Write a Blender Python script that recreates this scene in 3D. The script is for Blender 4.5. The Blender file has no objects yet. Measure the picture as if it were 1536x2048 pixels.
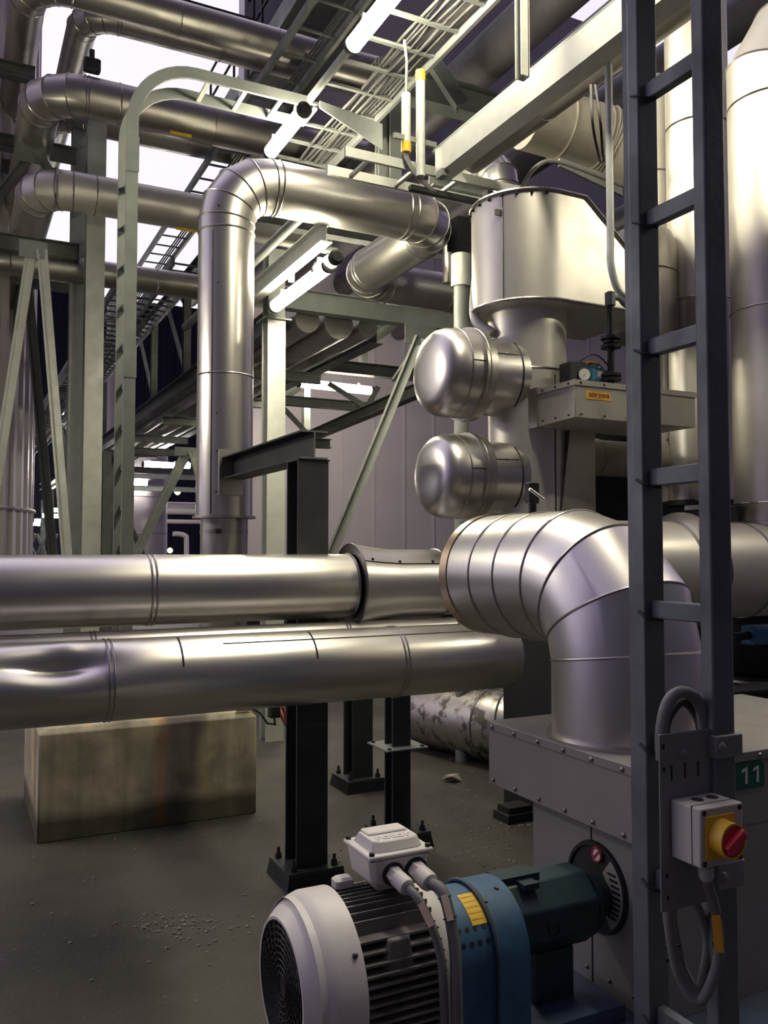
import bpy, bmesh, math, random
from mathutils import Vector, Matrix
random.seed(7)
PI = math.pi
SC = bpy.context.scene
COL = SC.collection

# ------------------------------------------------------------------ camera
FPX, HOR = 1720.0, 1100.0
EYE = Vector((0, 0, 1.6))
PITCH = math.atan((HOR - 1024) / FPX)
FH = Vector((1, 2, 0)).normalized()            # horizontal view direction
RT = Vector((2, -1, 0)).normalized()
FW = (FH * math.cos(PITCH) + Vector((0, 0, 1)) * math.sin(PITCH)).normalized()
UP = RT.cross(FW).normalized()
cam_d = bpy.data.cameras.new('camera')
cam = bpy.data.objects.new('camera', cam_d)
COL.objects.link(cam)
cam.matrix_world = Matrix((( RT.x, UP.x, -FW.x, EYE.x), (RT.y, UP.y, -FW.y, EYE.y), (RT.z, UP.z, -FW.z, EYE.z), (0, 0, 0, 1)))
cam_d.sensor_fit = 'VERTICAL'
cam_d.sensor_height = 36
cam_d.lens = FPX * 36 / 2048
cam_d.clip_end = 300
SC.camera = cam

# ------------------------------------------------------------------ look
SC.view_settings.view_transform = 'Standard'
SC.view_settings.look = 'None'
SC.view_settings.gamma = 1
SC.view_settings.exposure = 0.0
SC.view_settings.use_curve_mapping = False
SC.cycles.use_denoising = True
SC.cycles.sample_clamp_indirect = 4
SC.cycles.max_bounces = 8

# dusk sky: pale and bright low down towards the after-glow, lavender above, dim behind
wd = bpy.data.worlds.new('dusk_sky')
SC.world = wd
wd.use_nodes = True
nt = wd.node_tree
nt.nodes.clear()
def N(t, **k):
    n = nt.nodes.new(t)
    for a, b in k.items(): setattr(n, a, b)
    return n
tc = N('ShaderNodeTexCoord')
dot = N('ShaderNodeVectorMath', operation='DOT_PRODUCT')
dot.inputs[1].default_value = Vector((-0.05, 0.93, 0.36)).normalized()
nt.links.new(tc.outputs['Generated'], dot.inputs[0])
rp = N('ShaderNodeValToRGB')
e = rp.color_ramp.elements
e[0].position = 0.0; e[0].color = (0.022, 0.020, 0.028, 1)
e[1].position = 1.0; e[1].color = (0.60, 0.57, 0.63, 1)
for p, c in ((0.45, (0.050, 0.043, 0.066)), (0.56, (0.10, 0.084, 0.13)), (0.70, (0.34, 0.285, 0.43)), (0.84, (0.54, 0.495, 0.60)), (0.92, (0.56, 0.53, 0.60))):
    q = e.new(p); q.color = (*c, 1)
mr = N('ShaderNodeMapRange')
mr.inputs['From Min'].default_value = -1; mr.inputs['From Max'].default_value = 1
nt.links.new(dot.outputs['Value'], mr.inputs['Value'])
nt.links.new(mr.outputs[0], rp.inputs[0])
bg = N('ShaderNodeBackground'); bg.inputs[1].default_value = 1.7
nt.links.new(rp.outputs[0], bg.inputs[0])
wo = N('ShaderNodeOutputWorld')
nt.links.new(bg.outputs[0], wo.inputs[0])
LAMP = 125.0                                     # radiance of a fluorescent tube

# ------------------------------------------------------------------ pixel helpers
def ray(px, py):
    d = FW + RT * ((px - 768) / FPX) + UP * ((1024 - py) / FPX)
    return d / d.dot(FH)
def at(px, py, X=None, Y=None, Z=None, D=None):
    d = ray(px, py)
    if X is not None: t = X / d.x
    elif Y is not None: t = Y / d.y
    elif Z is not None: t = (Z - 1.6) / d.z
    else: t = D
    return EYE + d * t
def proj(p):
    q = Vector(p) - EYE
    z = q.dot(FW)
    return 768 + FPX * q.dot(RT) / z, 1024 - FPX * q.dot(UP) / z
def onseg(a, b, val, ax='x'):
    """parameter on a-b whose projection has x (or y) = val"""
    a, b = Vector(a), Vector(b); k = 0 if ax == 'x' else 1
    lo, hi = 0.0, 1.0
    f = lambda t: proj(a.lerp(b, t))[k] - val
    s = f(lo) > 0
    if (f(hi) > 0) == s: return 0 if abs(f(0)) < abs(f(1)) else 1
    for _ in range(40):
        m = (lo + hi) / 2
        if (f(m) > 0) == s: lo = m
        else: hi = m
    return lo

# ------------------------------------------------------------------ materials
MATS = {}
def mat(name, col, metal=0.0, rough=0.5, nscale=6.0, namt=0.12, bump=0.0, bscale=40.0, stretch=(1, 1, 1),
        col2=None, thr=None, emit=None, estr=0.0, rvar=0.1, coat=0.0, wave=0.0):
    m = bpy.data.materials.new(name); m.use_nodes = True
    t = m.node_tree; b = t.nodes['Principled BSDF']
    L = t.links.new
    b.inputs['Metallic'].default_value = metal
    b.inputs['Roughness'].default_value = rough
    if coat: b.inputs['Coat Weight'].default_value = coat
    tcn = t.nodes.new('ShaderNodeTexCoord')
    mp = t.nodes.new('ShaderNodeMapping'); mp.inputs['Scale'].default_value = stretch
    L(tcn.outputs['Object'], mp.inputs[0])
    nz = t.nodes.new('ShaderNodeTexNoise'); nz.inputs['Scale'].default_value = nscale; nz.inputs['Detail'].default_value = 6
    nz.inputs['Roughness'].default_value = 0.6
    L(mp.outputs[0], nz.inputs['Vector'])
    r = t.nodes.new('ShaderNodeValToRGB')
    c1 = col; c2 = col2 if col2 else tuple(max(0, c * (1 - namt * 2)) for c in col)
    a, z = (thr if thr else (0.35, 0.65))
    r.color_ramp.elements[0].position = a; r.color_ramp.elements[0].color = (*c2, 1)
    r.color_ramp.elements[1].position = z; r.color_ramp.elements[1].color = (*c1, 1)
    L(nz.outputs['Fac'], r.inputs[0]); L(r.outputs[0], b.inputs['Base Color'])
    rr = t.nodes.new('ShaderNodeMapRange')
    rr.inputs['From Min'].default_value = 0.3; rr.inputs['From Max'].default_value = 0.7
    rr.inputs['To Min'].default_value = min(1, rough + rvar); rr.inputs['To Max'].default_value = max(0.02, rough - rvar * 0.4)
    L(nz.outputs['Fac'], rr.inputs[0]); L(rr.outputs[0], b.inputs['Roughness'])
    if bump or wave:
        prev = None
        if wave:
            n3 = t.nodes.new('ShaderNodeTexNoise'); n3.inputs['Scale'].default_value = 2.2; n3.inputs['Detail'].default_value = 1
            L(tcn.outputs['Object'], n3.inputs['Vector'])
            b3 = t.nodes.new('ShaderNodeBump'); b3.inputs['Strength'].default_value = 1.0; b3.inputs['Distance'].default_value = wave
            L(n3.outputs['Fac'], b3.inputs['Height']); prev = b3
        if bump:
            n2 = t.nodes.new('ShaderNodeTexNoise'); n2.inputs['Scale'].default_value = bscale; n2.inputs['Detail'].default_value = 4
            L(mp.outputs[0], n2.inputs['Vector'])
            bp = t.nodes.new('ShaderNodeBump'); bp.inputs['Strength'].default_value = bump; bp.inputs['Distance'].default_value = 0.01
            L(n2.outputs['Fac'], bp.inputs['Height'])
            if prev: L(prev.outputs[0], bp.inputs['Normal'])
            prev = bp
        L(prev.outputs[0], b.inputs['Normal'])
    if emit:
        b.inputs['Emission Color'].default_value = (*emit, 1); b.inputs['Emission Strength'].default_value = estr
    MATS[name] = m
    return m
mat('stainless', (0.68, 0.66, 0.625), 1, 0.31, 5, 0.04, 0.0, 60, rvar=0.05, wave=0.002)
mat('stainless_near', (0.66, 0.64, 0.63), 1, 0.34, 5, 0.04, 0.006, 90, rvar=0.05, wave=0.0015)
mat('stainless_dull', (0.52, 0.50, 0.455), 1, 0.37, 5, 0.07, 0.01, 50, rvar=0.07, wave=0.003)
mat('stainless_dirty', (0.42, 0.40, 0.37), 1, 0.38, 9, 0.3, 0.03, 30, col2=(0.13, 0.12, 0.10), thr=(0.40, 0.5), rvar=0.2)
mat('bead', (0.50, 0.48, 0.45), 1, 0.28)
mat('copper_band', (0.72, 0.56, 0.42), 1, 0.3)
mat('pipe_shade', (0.10, 0.092, 0.108), 0.3, 0.5, 5, 0.1)  # shade on the overhead pipes is put into this dark lilac-grey
mat('satin', (0.68, 0.655, 0.605), 0.72, 0.40, 5, 0.05, 0.006, 60, rvar=0.06, wave=0.0015)
mat('galv', (0.215, 0.228, 0.22), 0.25, 0.5, 5, 0.1, 0.03, 60, rvar=0.12)
mat('galv_lit', (0.58, 0.60, 0.56), 0.35, 0.42, 7, 0.08, 0.02, 60)  # lighter copy of galv: light on columns, braces and beam put into the colour
mat('galv_dark', (0.15, 0.16, 0.155), 0.3, 0.5, 5, 0.15, 0.03, 60)
mat('ladder_steel', (0.15, 0.168, 0.182), 0.35, 0.5, 5, 0.16, 0.04, 60, rvar=0.15)
mat('column_paint', (0.050, 0.055, 0.058), 0.1, 0.5, 5, 0.2, 0.03, 60)
mat('beam_black', (0.018, 0.019, 0.022), 0.1, 0.45, 5, 0.2, 0.03)
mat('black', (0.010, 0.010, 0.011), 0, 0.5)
mat('rubber', (0.020, 0.020, 0.022), 0, 0.45)
mat('dark_steel', (0.05, 0.05, 0.05), 0.6, 0.5, 12, 0.3, 0.05)
mat('bolt', (0.10, 0.095, 0.085), 0.8, 0.45)
mat('screw', (0.30, 0.28, 0.25), 0.9, 0.35)
mat('cream_sheet', (0.40, 0.38, 0.34), 0.25, 0.42, 4, 0.08, 0.02, 60)
mat('machine_grey', (0.27, 0.255, 0.24), 0.15, 0.45, 4, 0.06, 0.015, 80)
mat('motor_white', (0.68, 0.65, 0.61), 0, 0.42, 6, 0.05, 0.03, 70, rvar=0.1)
mat('motor_dark', (0.23, 0.215, 0.19), 0, 0.55, 9, 0.25, 0.05, 50)
mat('guard_blue', (0.036, 0.115, 0.21), 0, 0.45, 8, 0.2, 0.03, 50, col2=(0.024, 0.07, 0.13))
mat('skid_blue', (0.05, 0.085, 0.15), 0, 0.5, 3, 0.2, 0.04, 30, col2=(0.05, 0.055, 0.06), thr=(0.35, 0.6))
mat('pump_dark', (0.018, 0.045, 0.055), 0, 0.4, 8, 0.2, 0.03, 50)
mat('cable_mid', (0.085, 0.085, 0.08), 0, 0.6)  # plain darker grey for the cables on the wide overhead ladder
mat('cable', (0.17, 0.17, 0.17), 0, 0.55)
mat('cable_dark', (0.05, 0.05, 0.05), 0, 0.5)
mat('box_grey', (0.46, 0.45, 0.41), 0, 0.42, 5, 0.06)
mat('plate_grey', (0.24, 0.255, 0.25), 0.3, 0.5, 5, 0.1)
mat('yellow', (0.80, 0.48, 0.03), 0, 0.4)
mat('red', (0.60, 0.03, 0.05), 0, 0.35)
mat('yellow_label', (0.85, 0.58, 0.03), 0, 0.5)
mat('orange_label', (0.85, 0.42, 0.03), 0, 0.5)
mat('tag_cream', (0.95, 0.78, 0.55), 0, 0.5)
mat('ink', (0.03, 0.02, 0.02), 0, 0.6)
mat('white', (0.75, 0.75, 0.73), 0, 0.5)
mat('sign_green', (0.005, 0.10, 0.06), 0, 0.4)
mat('actuator_blue', (0.03, 0.16, 0.30), 0, 0.35)
mat('valve_blue', (0.06, 0.28, 0.55), 0, 0.4)
mat('conduit_white', (0.60, 0.62, 0.60), 0.1, 0.35)
mat('navy_clad', (0.012, 0.016, 0.05), 0.2, 0.5, stretch=(1, 1, 0.05))
mat('canvas', (0.30, 0.275, 0.235), 0, 0.8, 6, 0.12, 0.25, 14)
mat('pebble', (0.45, 0.42, 0.34), 0, 0.8, 20, 0.2, 0.3, 20)
mat('gravel', (0.42, 0.40, 0.35), 0, 0.8, 80, 0.4)
mat('red_cable', (0.45, 0.05, 0.03), 0, 0.45)
mat('tube_on', (1, 1, 0.9), 0, 0.4, emit=(1.0, 0.92, 0.67), estr=LAMP)
mat('tube_far', (1, 1, 0.9), 0, 0.4, emit=(1.0, 0.95, 0.85), estr=LAMP)
mat('sodium_on', (1, 0.6, 0.2), 0, 0.4, emit=(1.0, 0.42, 0.08), estr=40)

def custom(name, build):
    m = bpy.data.materials.new(name); m.use_nodes = True
    t = m.node_tree; b = t.nodes['Principled BSDF']
    build(t, b, t.links.new, t.nodes.new); MATS[name] = m
def _floor(t, b, L, n):
    tcn = n('ShaderNodeTexCoord')
    n1 = n('ShaderNodeTexNoise'); n1.inputs['Scale'].default_value = 0.9; n1.inputs['Detail'].default_value = 8; n1.inputs['Roughness'].default_value = 0.62
    L(tcn.outputs['Object'], n1.inputs['Vector'])
    r = n('ShaderNodeValToRGB'); L(n1.outputs['Fac'], r.inputs[0])
    el = r.color_ramp.elements
    el[0].position = 0.35; el[0].color = (0.021, 0.019, 0.016, 1)
    el[1].position = 0.66; el[1].color = (0.080, 0.072, 0.058, 1)
    n2 = n('ShaderNodeTexNoise'); n2.inputs['Scale'].default_value = 55; n2.inputs['Detail'].default_value = 3
    L(tcn.outputs['Object'], n2.inputs['Vector'])
    r2 = n('ShaderNodeValToRGB'); L(n2.outputs['Fac'], r2.inputs[0])
    r2.color_ramp.elements[0].position = 0.70; r2.color_ramp.elements[0].color = (0, 0, 0, 1)
    r2.color_ramp.elements[1].position = 0.76; r2.color_ramp.elements[1].color = (1, 1, 1, 1)
    mx = n('ShaderNodeMixRGB'); mx.inputs['Color2'].default_value = (0.22, 0.20, 0.17, 1)
    L(r2.outputs[0], mx.inputs['Fac']); L(r.outputs[0], mx.inputs['Color1'])
    L(mx.outputs[0], b.inputs['Base Color'])
    b.inputs['Roughness'].default_value = 0.62
    bp = n('ShaderNodeBump'); bp.inputs['Strength'].default_value = 0.35; bp.inputs['Distance'].default_value = 0.01
    L(n2.outputs['Fac'], bp.inputs['Height']); L(bp.outputs[0], b.inputs['Normal'])
custom('floor', _floor)
def _conc(t, b, L, n):
    tcn = n('ShaderNodeTexCoord')
    mp = n('ShaderNodeMapping'); mp.inputs['Scale'].default_value = (5, 5, 0.5); L(tcn.outputs['Object'], mp.inputs[0])
    n1 = n('ShaderNodeTexNoise'); n1.inputs['Scale'].default_value = 1.6; n1.inputs['Detail'].default_value = 6
    L(mp.outputs[0], n1.inputs['Vector'])
    r = n('ShaderNodeValToRGB'); L(n1.outputs['Fac'], r.inputs[0]); el = r.color_ramp.elements
    el[0].position = 0.36; el[0].color = (0.36, 0.32, 0.24, 1)
    el[1].position = 0.70; el[1].color = (0.80, 0.52, 0.20, 1)
    q = el.new(0.56); q.color = (0.50, 0.45, 0.33, 1)
    n2 = n('ShaderNodeTexNoise'); n2.inputs['Scale'].default_value = 5; n2.inputs['Detail'].default_value = 8
    L(tcn.outputs['Object'], n2.inputs['Vector'])
    mx = n('ShaderNodeMixRGB'); mx.blend_type = 'MULTIPLY'; mx.inputs['Fac'].default_value = 0.7
    r2 = n('ShaderNodeValToRGB'); L(n2.outputs['Fac'], r2.inputs[0])
    r2.color_ramp.elements[0].position = 0.36; r2.color_ramp.elements[0].color = (0.42, 0.42, 0.40, 1)
    r2.color_ramp.elements[1].position = 0.6; r2.color_ramp.elements[1].color = (1, 1, 1, 1)
    L(r.outputs[0], mx.inputs['Color1']); L(r2.outputs[0], mx.inputs['Color2'])
    # foot of the block is darker, fading upward with a ragged edge
    sep = n('ShaderNodeSeparateXYZ'); L(tcn.outputs['Object'], sep.inputs[0])
    ad = n('ShaderNodeMath'); ad.operation = 'ADD'
    ml = n('ShaderNodeMath'); ml.operation = 'MULTIPLY'; ml.inputs[1].default_value = -0.16
    L(n2.outputs['Fac'], ml.inputs[0]); L(sep.outputs['Z'], ad.inputs[0]); L(ml.outputs[0], ad.inputs[1])
    r3 = n('ShaderNodeValToRGB'); L(ad.outputs[0], r3.inputs[0])
    r3.color_ramp.elements[0].position = 0.02; r3.color_ramp.elements[0].color = (0.22, 0.22, 0.20, 1)
    r3.color_ramp.elements[1].position = 0.10; r3.color_ramp.elements[1].color = (1, 1, 1, 1)
    m3 = n('ShaderNodeMixRGB'); m3.blend_type = 'MULTIPLY'; m3.inputs['Fac'].default_value = 1
    L(mx.outputs[0], m3.inputs['Color1']); L(r3.outputs[0], m3.inputs['Color2'])
    L(m3.outputs[0], b.inputs['Base Color'])
    b.inputs['Roughness'].default_value = 0.85
    bp = n('ShaderNodeBump'); bp.inputs['Strength'].default_value = 0.4; bp.inputs['Distance'].default_value = 0.02
    L(n2.outputs['Fac'], bp.inputs['Height']); L(bp.outputs[0], b.inputs['Normal'])
custom('concrete', _conc)
def clad_mat(name, col, pitch, depth=0.02, rough=0.45, metal=0.3, axis='X'):
    def f(t, b, L, n):
        tcn = n('ShaderNodeTexCoord')
        nz = n('ShaderNodeTexNoise'); nz.inputs['Scale'].default_value = 0.7; nz.inputs['Detail'].default_value = 4
        L(tcn.outputs['Object'], nz.inputs['Vector'])
        r = n('ShaderNodeValToRGB'); L(nz.outputs['Fac'], r.inputs[0])
        r.color_ramp.elements[0].color = (*[c * 0.85 for c in col], 1); r.color_ramp.elements[1].color = (*col, 1)
        L(r.outputs[0], b.inputs['Base Color'])
        b.inputs['Roughness'].default_value = rough; b.inputs['Metallic'].default_value = metal
    custom(name, f)
clad_mat('clad_lilac', (0.62, 0.56, 0.69), 1, metal=0.1)
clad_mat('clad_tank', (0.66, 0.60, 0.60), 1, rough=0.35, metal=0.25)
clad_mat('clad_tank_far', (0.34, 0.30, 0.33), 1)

# ------------------------------------------------------------------ mesh builder
ORG = {}
def perp(d):
    d = Vector(d).normalized()
    a = Vector((0, 0, 1)) if abs(d.z) < 0.9 else Vector((1, 0, 0))
    u = a.cross(d).normalized()
    return u, d.cross(u).normalized()
class M:
    def __init__(s): s.v = []; s.f = []
    def add(s, vs, fs):
        o = len(s.v); s.v += [Vector(v) for v in vs]; s.f += [tuple(i + o for i in f) for f in fs]; return s
    def box(s, lo, hi, ch=0.0):
        x0, y0, z0 = lo; x1, y1, z1 = hi
        if ch <= 0:
            vs = [(x, y, z) for z in (z0, z1) for x, y in ((x0, y0), (x1, y0), (x1, y1), (x0, y1))]
            return s.add(vs, [(3, 2, 1, 0), (4, 5, 6, 7), (0, 1, 5, 4), (1, 2, 6, 5), (2, 3, 7, 6), (3, 0, 4, 7)])
        def oc(a): return [(x0 + a, y0), (x1 - a, y0), (x1, y0 + a), (x1, y1 - a), (x1 - a, y1), (x0 + a, y1), (x0, y1 - a), (x0, y0 + a)]
        def sh(i, a):
            xa, ya, xb, yb = x0 + i, y0 + i, x1 - i, y1 - i
            return [(xa + a, ya), (xb - a, ya), (xb, ya + a), (xb, yb - a), (xb - a, yb), (xa + a, yb), (xa, yb - a), (xa, ya + a)]
        rings = [(sh(ch, ch), z0), (oc(ch), z0 + ch), (oc(ch), z1 - ch), (sh(ch, ch), z1)]
        vs = [(x, y, z) for r, z in rings for x, y in r]
        fs = [tuple(reversed(range(8))), tuple(range(24, 32))]
        for k in range(3):
            for i in range(8):
                j = (i + 1) % 8; fs.append((k * 8 + i, k * 8 + j, k * 8 + 8 + j, k * 8 + 8 + i))
        return s.add(vs, fs)
    def obox(s, c, ex, ey, ez):
        """oriented box: centre and three half-extent vectors"""
        c = Vector(c); ex, ey, ez = Vector(ex), Vector(ey), Vector(ez)
        vs = [c + ex * a + ey * b + ez * g for g in (-1, 1) for a, b in ((-1, -1), (1, -1), (1, 1), (-1, 1))]
        fs = [(3, 2, 1, 0), (4, 5, 6, 7), (0, 1, 5, 4), (1, 2, 6, 5), (2, 3, 7, 6), (3, 0, 4, 7)]
        if ex.cross(ey).dot(ez) < 0: fs = [tuple(reversed(f)) for f in fs]
        return s.add(vs, fs)
    def bar(s, a, b, w, h, up=(0, 0, 1)):
        a, b = Vector(a), Vector(b); d = (b - a); L = d.length; d.normalize()
        up = Vector(up); side = d.cross(up).normalized(); u = side.cross(d).normalized()
        return s.obox((a + b) / 2, d * L / 2, side * w / 2, u * h / 2)
    def prof(s, a, b, poly, up=(0, 0, 1)):
        """extrude a closed 2-D polygon (side, up) from a to b"""
        a, b = Vector(a), Vector(b); d = (b - a).normalized()
        side = d.cross(Vector(up)).normalized(); u = side.cross(d).normalized()
        n = len(poly)
        vs = [p + side * x + u * y for p in (a, b) for x, y in poly]
        fs = [tuple(range(n)), tuple(reversed(range(n, 2 * n)))] + [(i, n + i, n + (i + 1) % n, (i + 1) % n) for i in range(n)]
        ar = sum(poly[i][0] * poly[(i + 1) % n][1] - poly[(i + 1) % n][0] * poly[i][1] for i in range(n))
        if ar < 0: fs = [tuple(reversed(f)) for f in fs]
        fs = [tuple(reversed(f)) for f in fs]
        return s.add(vs, fs)
    def ibeam(s, a, b, h, w, tf=0.010, tw=0.008, up=(0, 0, 1)):
        H, W, T = h / 2, w / 2, tw / 2
        return s.prof(a, b, [(-W, -H), (W, -H), (W, -H + tf), (T, -H + tf), (T, H - tf), (W, H - tf), (W, H), (-W, H), (-W, H - tf), (-T, H - tf), (-T, -H + tf), (-W, -H + tf)], up)
    def chan(s, a, b, h, w, t=0.008, up=(0, 0, 1), flip=1):
        H = h / 2
        return s.prof(a, b, [(x * flip, y) for x, y in [(0, -H), (w, -H), (w, -H + t), (t, -H + t), (t, H - t), (w, H - t), (w, H), (0, H)]], up)
    def angle(s, a, b, w, t=0.008, up=(0, 0, 1), flip=1):
        return s.prof(a, b, [(x * flip, y) for x, y in [(0, 0), (w, 0), (w, t), (t, t), (t, w), (0, w)]], up)
    def sweep(s, pts, r, seg=32, cap=True, closed=False):
        pts = [Vector(p) for p in pts]; n = len(pts)
        rs = r if isinstance(r, (list, tuple)) else [r] * n
        dirs = [(pts[(i + 1) % n] - pts[i]).normalized() for i in range(n if closed else n - 1)]
        u, w = perp(dirs[0]); o = len(s.v); vs = []
        for i in range(n):
            if closed: di, do = dirs[i - 1], dirs[i]
            else: di = dirs[max(i - 1, 0)]; do = dirs[min(i, n - 2)]
            if i > 0:                            # transport frame to d_in
                pd = dirs[i - 1] if i - 1 < len(dirs) else di
                if i >= 2:
                    q = dirs[i - 2].rotation_difference(dirs[i - 1]); u = q @ u; w = q @ w
            nn = (di + do)
            nn = nn.normalized() if nn.length > 1e-6 else di
            base = di if i > 0 else do
            for k in range(seg):
                a = 2 * PI * k / seg
                off = (u * math.cos(a) + w * math.sin(a)) * rs[i]
                if i > 0 or closed:
                    den = base.dot(nn)
                    if abs(den) > 0.2: off = off - base * (off.dot(nn) / den)
                vs.append(pts[i] + off)
        fs = []
        rng = n if closed else n - 1
        for i in range(rng):
            i2 = (i + 1) % n
            for k in range(seg):
                k2 = (k + 1) % seg
                fs.append((i * seg + k, i * seg + k2, i2 * seg + k2, i2 * seg + k))
        if cap and not closed:
            fs.append(tuple(reversed(range(seg)))); fs.append(tuple(range((n - 1) * seg, n * seg)))
        return s.add(vs, fs)
    def cyl(s, a, b, r0, r1=None, seg=32, cap=True): return s.sweep([a, b], [r0, r0 if r1 is None else r1], seg, cap)
    def lathe(s, c, d, prof, seg=40, cap=(True, True), u0=None):
        """prof = list of (distance along d, radius)"""
        c, d = Vector(c), Vector(d).normalized(); u, w = perp(d); vs, fs = [], []
        n = len(prof)
        for (t, r) in prof:
            for k in range(seg):
                a = 2 * PI * k / seg; vs.append(c + d * t + (u * math.cos(a) + w * math.sin(a)) * max(r, 1e-4))
        for i in range(n - 1):
            for k in range(seg):
                k2 = (k + 1) % seg; fs.append((i * seg + k, i * seg + k2, (i + 1) * seg + k2, (i + 1) * seg + k))
        if cap[0]: fs.append(tuple(reversed(range(seg))))
        if cap[1]: fs.append(tuple(range((n - 1) * seg, n * seg)))
        return s.add(vs, fs)
    def ringloop(s, c, nrm, r, tr=0.005, seg=48, ts=6, shear=None):
        """a torus round centre c in the plane with normal nrm; shear = pipe direction for a mitred ellipse"""
        c, nrm = Vector(c), Vector(nrm).normalized()
        d = Vector(shear).normalized() if shear is not None else nrm
        u, w = perp(d); vs, fs = [], []
        for k in range(seg):
            a = 2 * PI * k / seg; o = u * math.cos(a) + w * math.sin(a)
            for j in range(ts):
                b = 2 * PI * j / ts
                off = o * (r + tr * math.cos(b))
                off = off - d * (off.dot(nrm) / d.dot(nrm))
                vs.append(c + off + d * tr * math.sin(b))
        for k in range(seg):
            for j in range(ts):
                fs.append((k * ts + j, ((k + 1) % seg) * ts + j, ((k + 1) % seg) * ts + (j + 1) % ts, k * ts + (j + 1) % ts))
        return s.add(vs, fs)
    def hull(s, pts):
        bm = bmesh.new()
        for p in pts: bm.verts.new(p)
        r = bmesh.ops.convex_hull(bm, input=bm.verts)
        bm.verts.index_update()
        keep = [v for v in bm.verts if v.link_faces]
        idx = {v: i for i, v in enumerate(keep)}
        vs = [v.co.copy() for v in keep]; fs = [tuple(idx[v] for v in f.verts) for f in bm.faces]
        bm.free(); return s.add(vs, fs)
    def hexnut(s, c, d, r, h, seg=6): return s.cyl(Vector(c), Vector(c) + Vector(d).normalized() * h, r, seg=seg)

def mesh_obj(name, mb, m, parent=None, org=None, sharp=35, bevel=0.0):
    if parent is not None: org = ORG[parent.name]
    elif org is None:
        xs = [v.x for v in mb.v]; ys = [v.y for v in mb.v]; zs = [v.z for v in mb.v]
        org = Vector(((min(xs) + max(xs)) / 2, (min(ys) + max(ys)) / 2, min(zs)))
    me = bpy.data.meshes.new(name)
    me.from_pydata([v - org for v in mb.v], [], mb.f)
    me.update()
    me.polygons.foreach_set('use_smooth', [True] * len(me.polygons))
    me.set_sharp_from_angle(angle=math.radians(sharp))
    me.materials.append(MATS[m])
    o = bpy.data.objects.new(name, me); COL.objects.link(o)
    if parent is not None: o.parent = parent
    else: o.location = org
    ORG[o.name] = org
    if bevel:
        b = o.modifiers.new('bevel', 'BEVEL'); b.width = bevel; b.segments = 2; b.limit_method = 'ANGLE'
    return o
def thing(name, label, cat, loc, group=None):
    o = bpy.data.objects.new(name, None); COL.objects.link(o)
    o.empty_display_size = 0.1
    o.location = Vector(loc); ORG[o.name] = Vector(loc)
    o['label'] = label; o['category'] = cat
    if group: o['group'] = group
    return o
def part(name, mb, m, parent, label=None, **k):
    o = mesh_obj(name, mb, m, parent, **k)
    if label: o['label'] = label
    return o
def solo(name, mb, m, label, cat, group=None, **k):
    o = mesh_obj(name, mb, m, None, **k)
    o['label'] = label; o['category'] = cat
    if group: o['group'] = group
    return o
def struct(name, mb, m, **k):
    o = mesh_obj(name, mb, m, None, **k); o['kind'] = 'structure'; return o

def text_mesh(txt, size, origin, right, up, thick=0.0008, bold=0.0, align='CENTER'):
    cu = bpy.data.curves.new('t', 'FONT'); cu.body = txt; cu.size = size; cu.align_x = align; cu.align_y = 'CENTER'
    cu.extrude = thick; cu.offset = bold
    ob = bpy.data.objects.new('t', cu); COL.objects.link(ob)
    dg = bpy.context.evaluated_depsgraph_get(); me = bpy.data.meshes.new_from_object(ob.evaluated_get(dg))
    r, u = Vector(right).normalized(), Vector(up).normalized(); n = r.cross(u)
    mb = M(); mb.add([Vector(origin) + r * v.co.x + u * v.co.y + n * v.co.z for v in me.vertices], [tuple(p.vertices) for p in me.polygons])
    bpy.data.objects.remove(ob); bpy.data.meshes.remove(me); bpy.data.curves.remove(cu)
    return mb

# ------------------------------------------------------------------ kinds of thing
def mitre(corners, bend, n):
    """path through the corners, each bend replaced by n+1 points; returns points and joint indices"""
    cs = [Vector(c) for c in corners]; out = [cs[0]]; J = []
    for i in range(1, len(cs) - 1):
        a = (cs[i - 1] - cs[i]).normalized(); b = (cs[i + 1] - cs[i]).normalized()
        ang = a.angle(b); t = bend / math.tan(ang / 2)
        p0 = cs[i] + a * t; p1 = cs[i] + b * t
        c = cs[i] + (a + b).normalized() * (bend / math.sin(ang / 2))
        r0 = p0 - c; r1 = p1 - c; tot = r0.angle(r1); ax = r0.cross(r1).normalized()
        for k in range(n + 1):
            J.append(len(out)); out.append(c + Matrix.Rotation(tot * k / n, 3, ax) @ r0)
    out.append(cs[-1]); return out, J
def pipe(name, label, cat, corners, r, m='stainless', bend=None, n=4, beads=(), seg=48, bead_r=0.006, group=None, double=False,
         jbeads=True, cap=True, bead_mat='bead'):
    bend = bend or r * 1.5
    pts, J = mitre(corners, bend, n)
    lo = min(corners, key=lambda c: c[2])
    root = thing(name, label, cat, lo, group)
    body = part('cladding', M().sweep(pts, r, seg, cap), m, root, sharp=18)
    if jbeads:
        for j in J:
            di = (pts[j] - pts[j - 1]).normalized(); do = (pts[j + 1] - pts[j]).normalized()
            part('seam_bead', M().ringloop(pts[j], di + do, r, bead_r, seg, shear=di), bead_mat, root)
    cs = [Vector(c) for c in corners]
    for sgi, val, *rest in beads:
        ax = rest[0] if rest else 'x'
        a, b = cs[sgi], cs[sgi + 1]; d = (b - a).normalized()
        p = a.lerp(b, onseg(a, b, val, ax))
        mb = M().ringloop(p, d, r, bead_r, seg)
        if double: mb.ringloop(p + d * bead_r * 4, d, r, bead_r, seg)
        part('seam_bead', mb, bead_mat, root)
    return root, body
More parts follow.
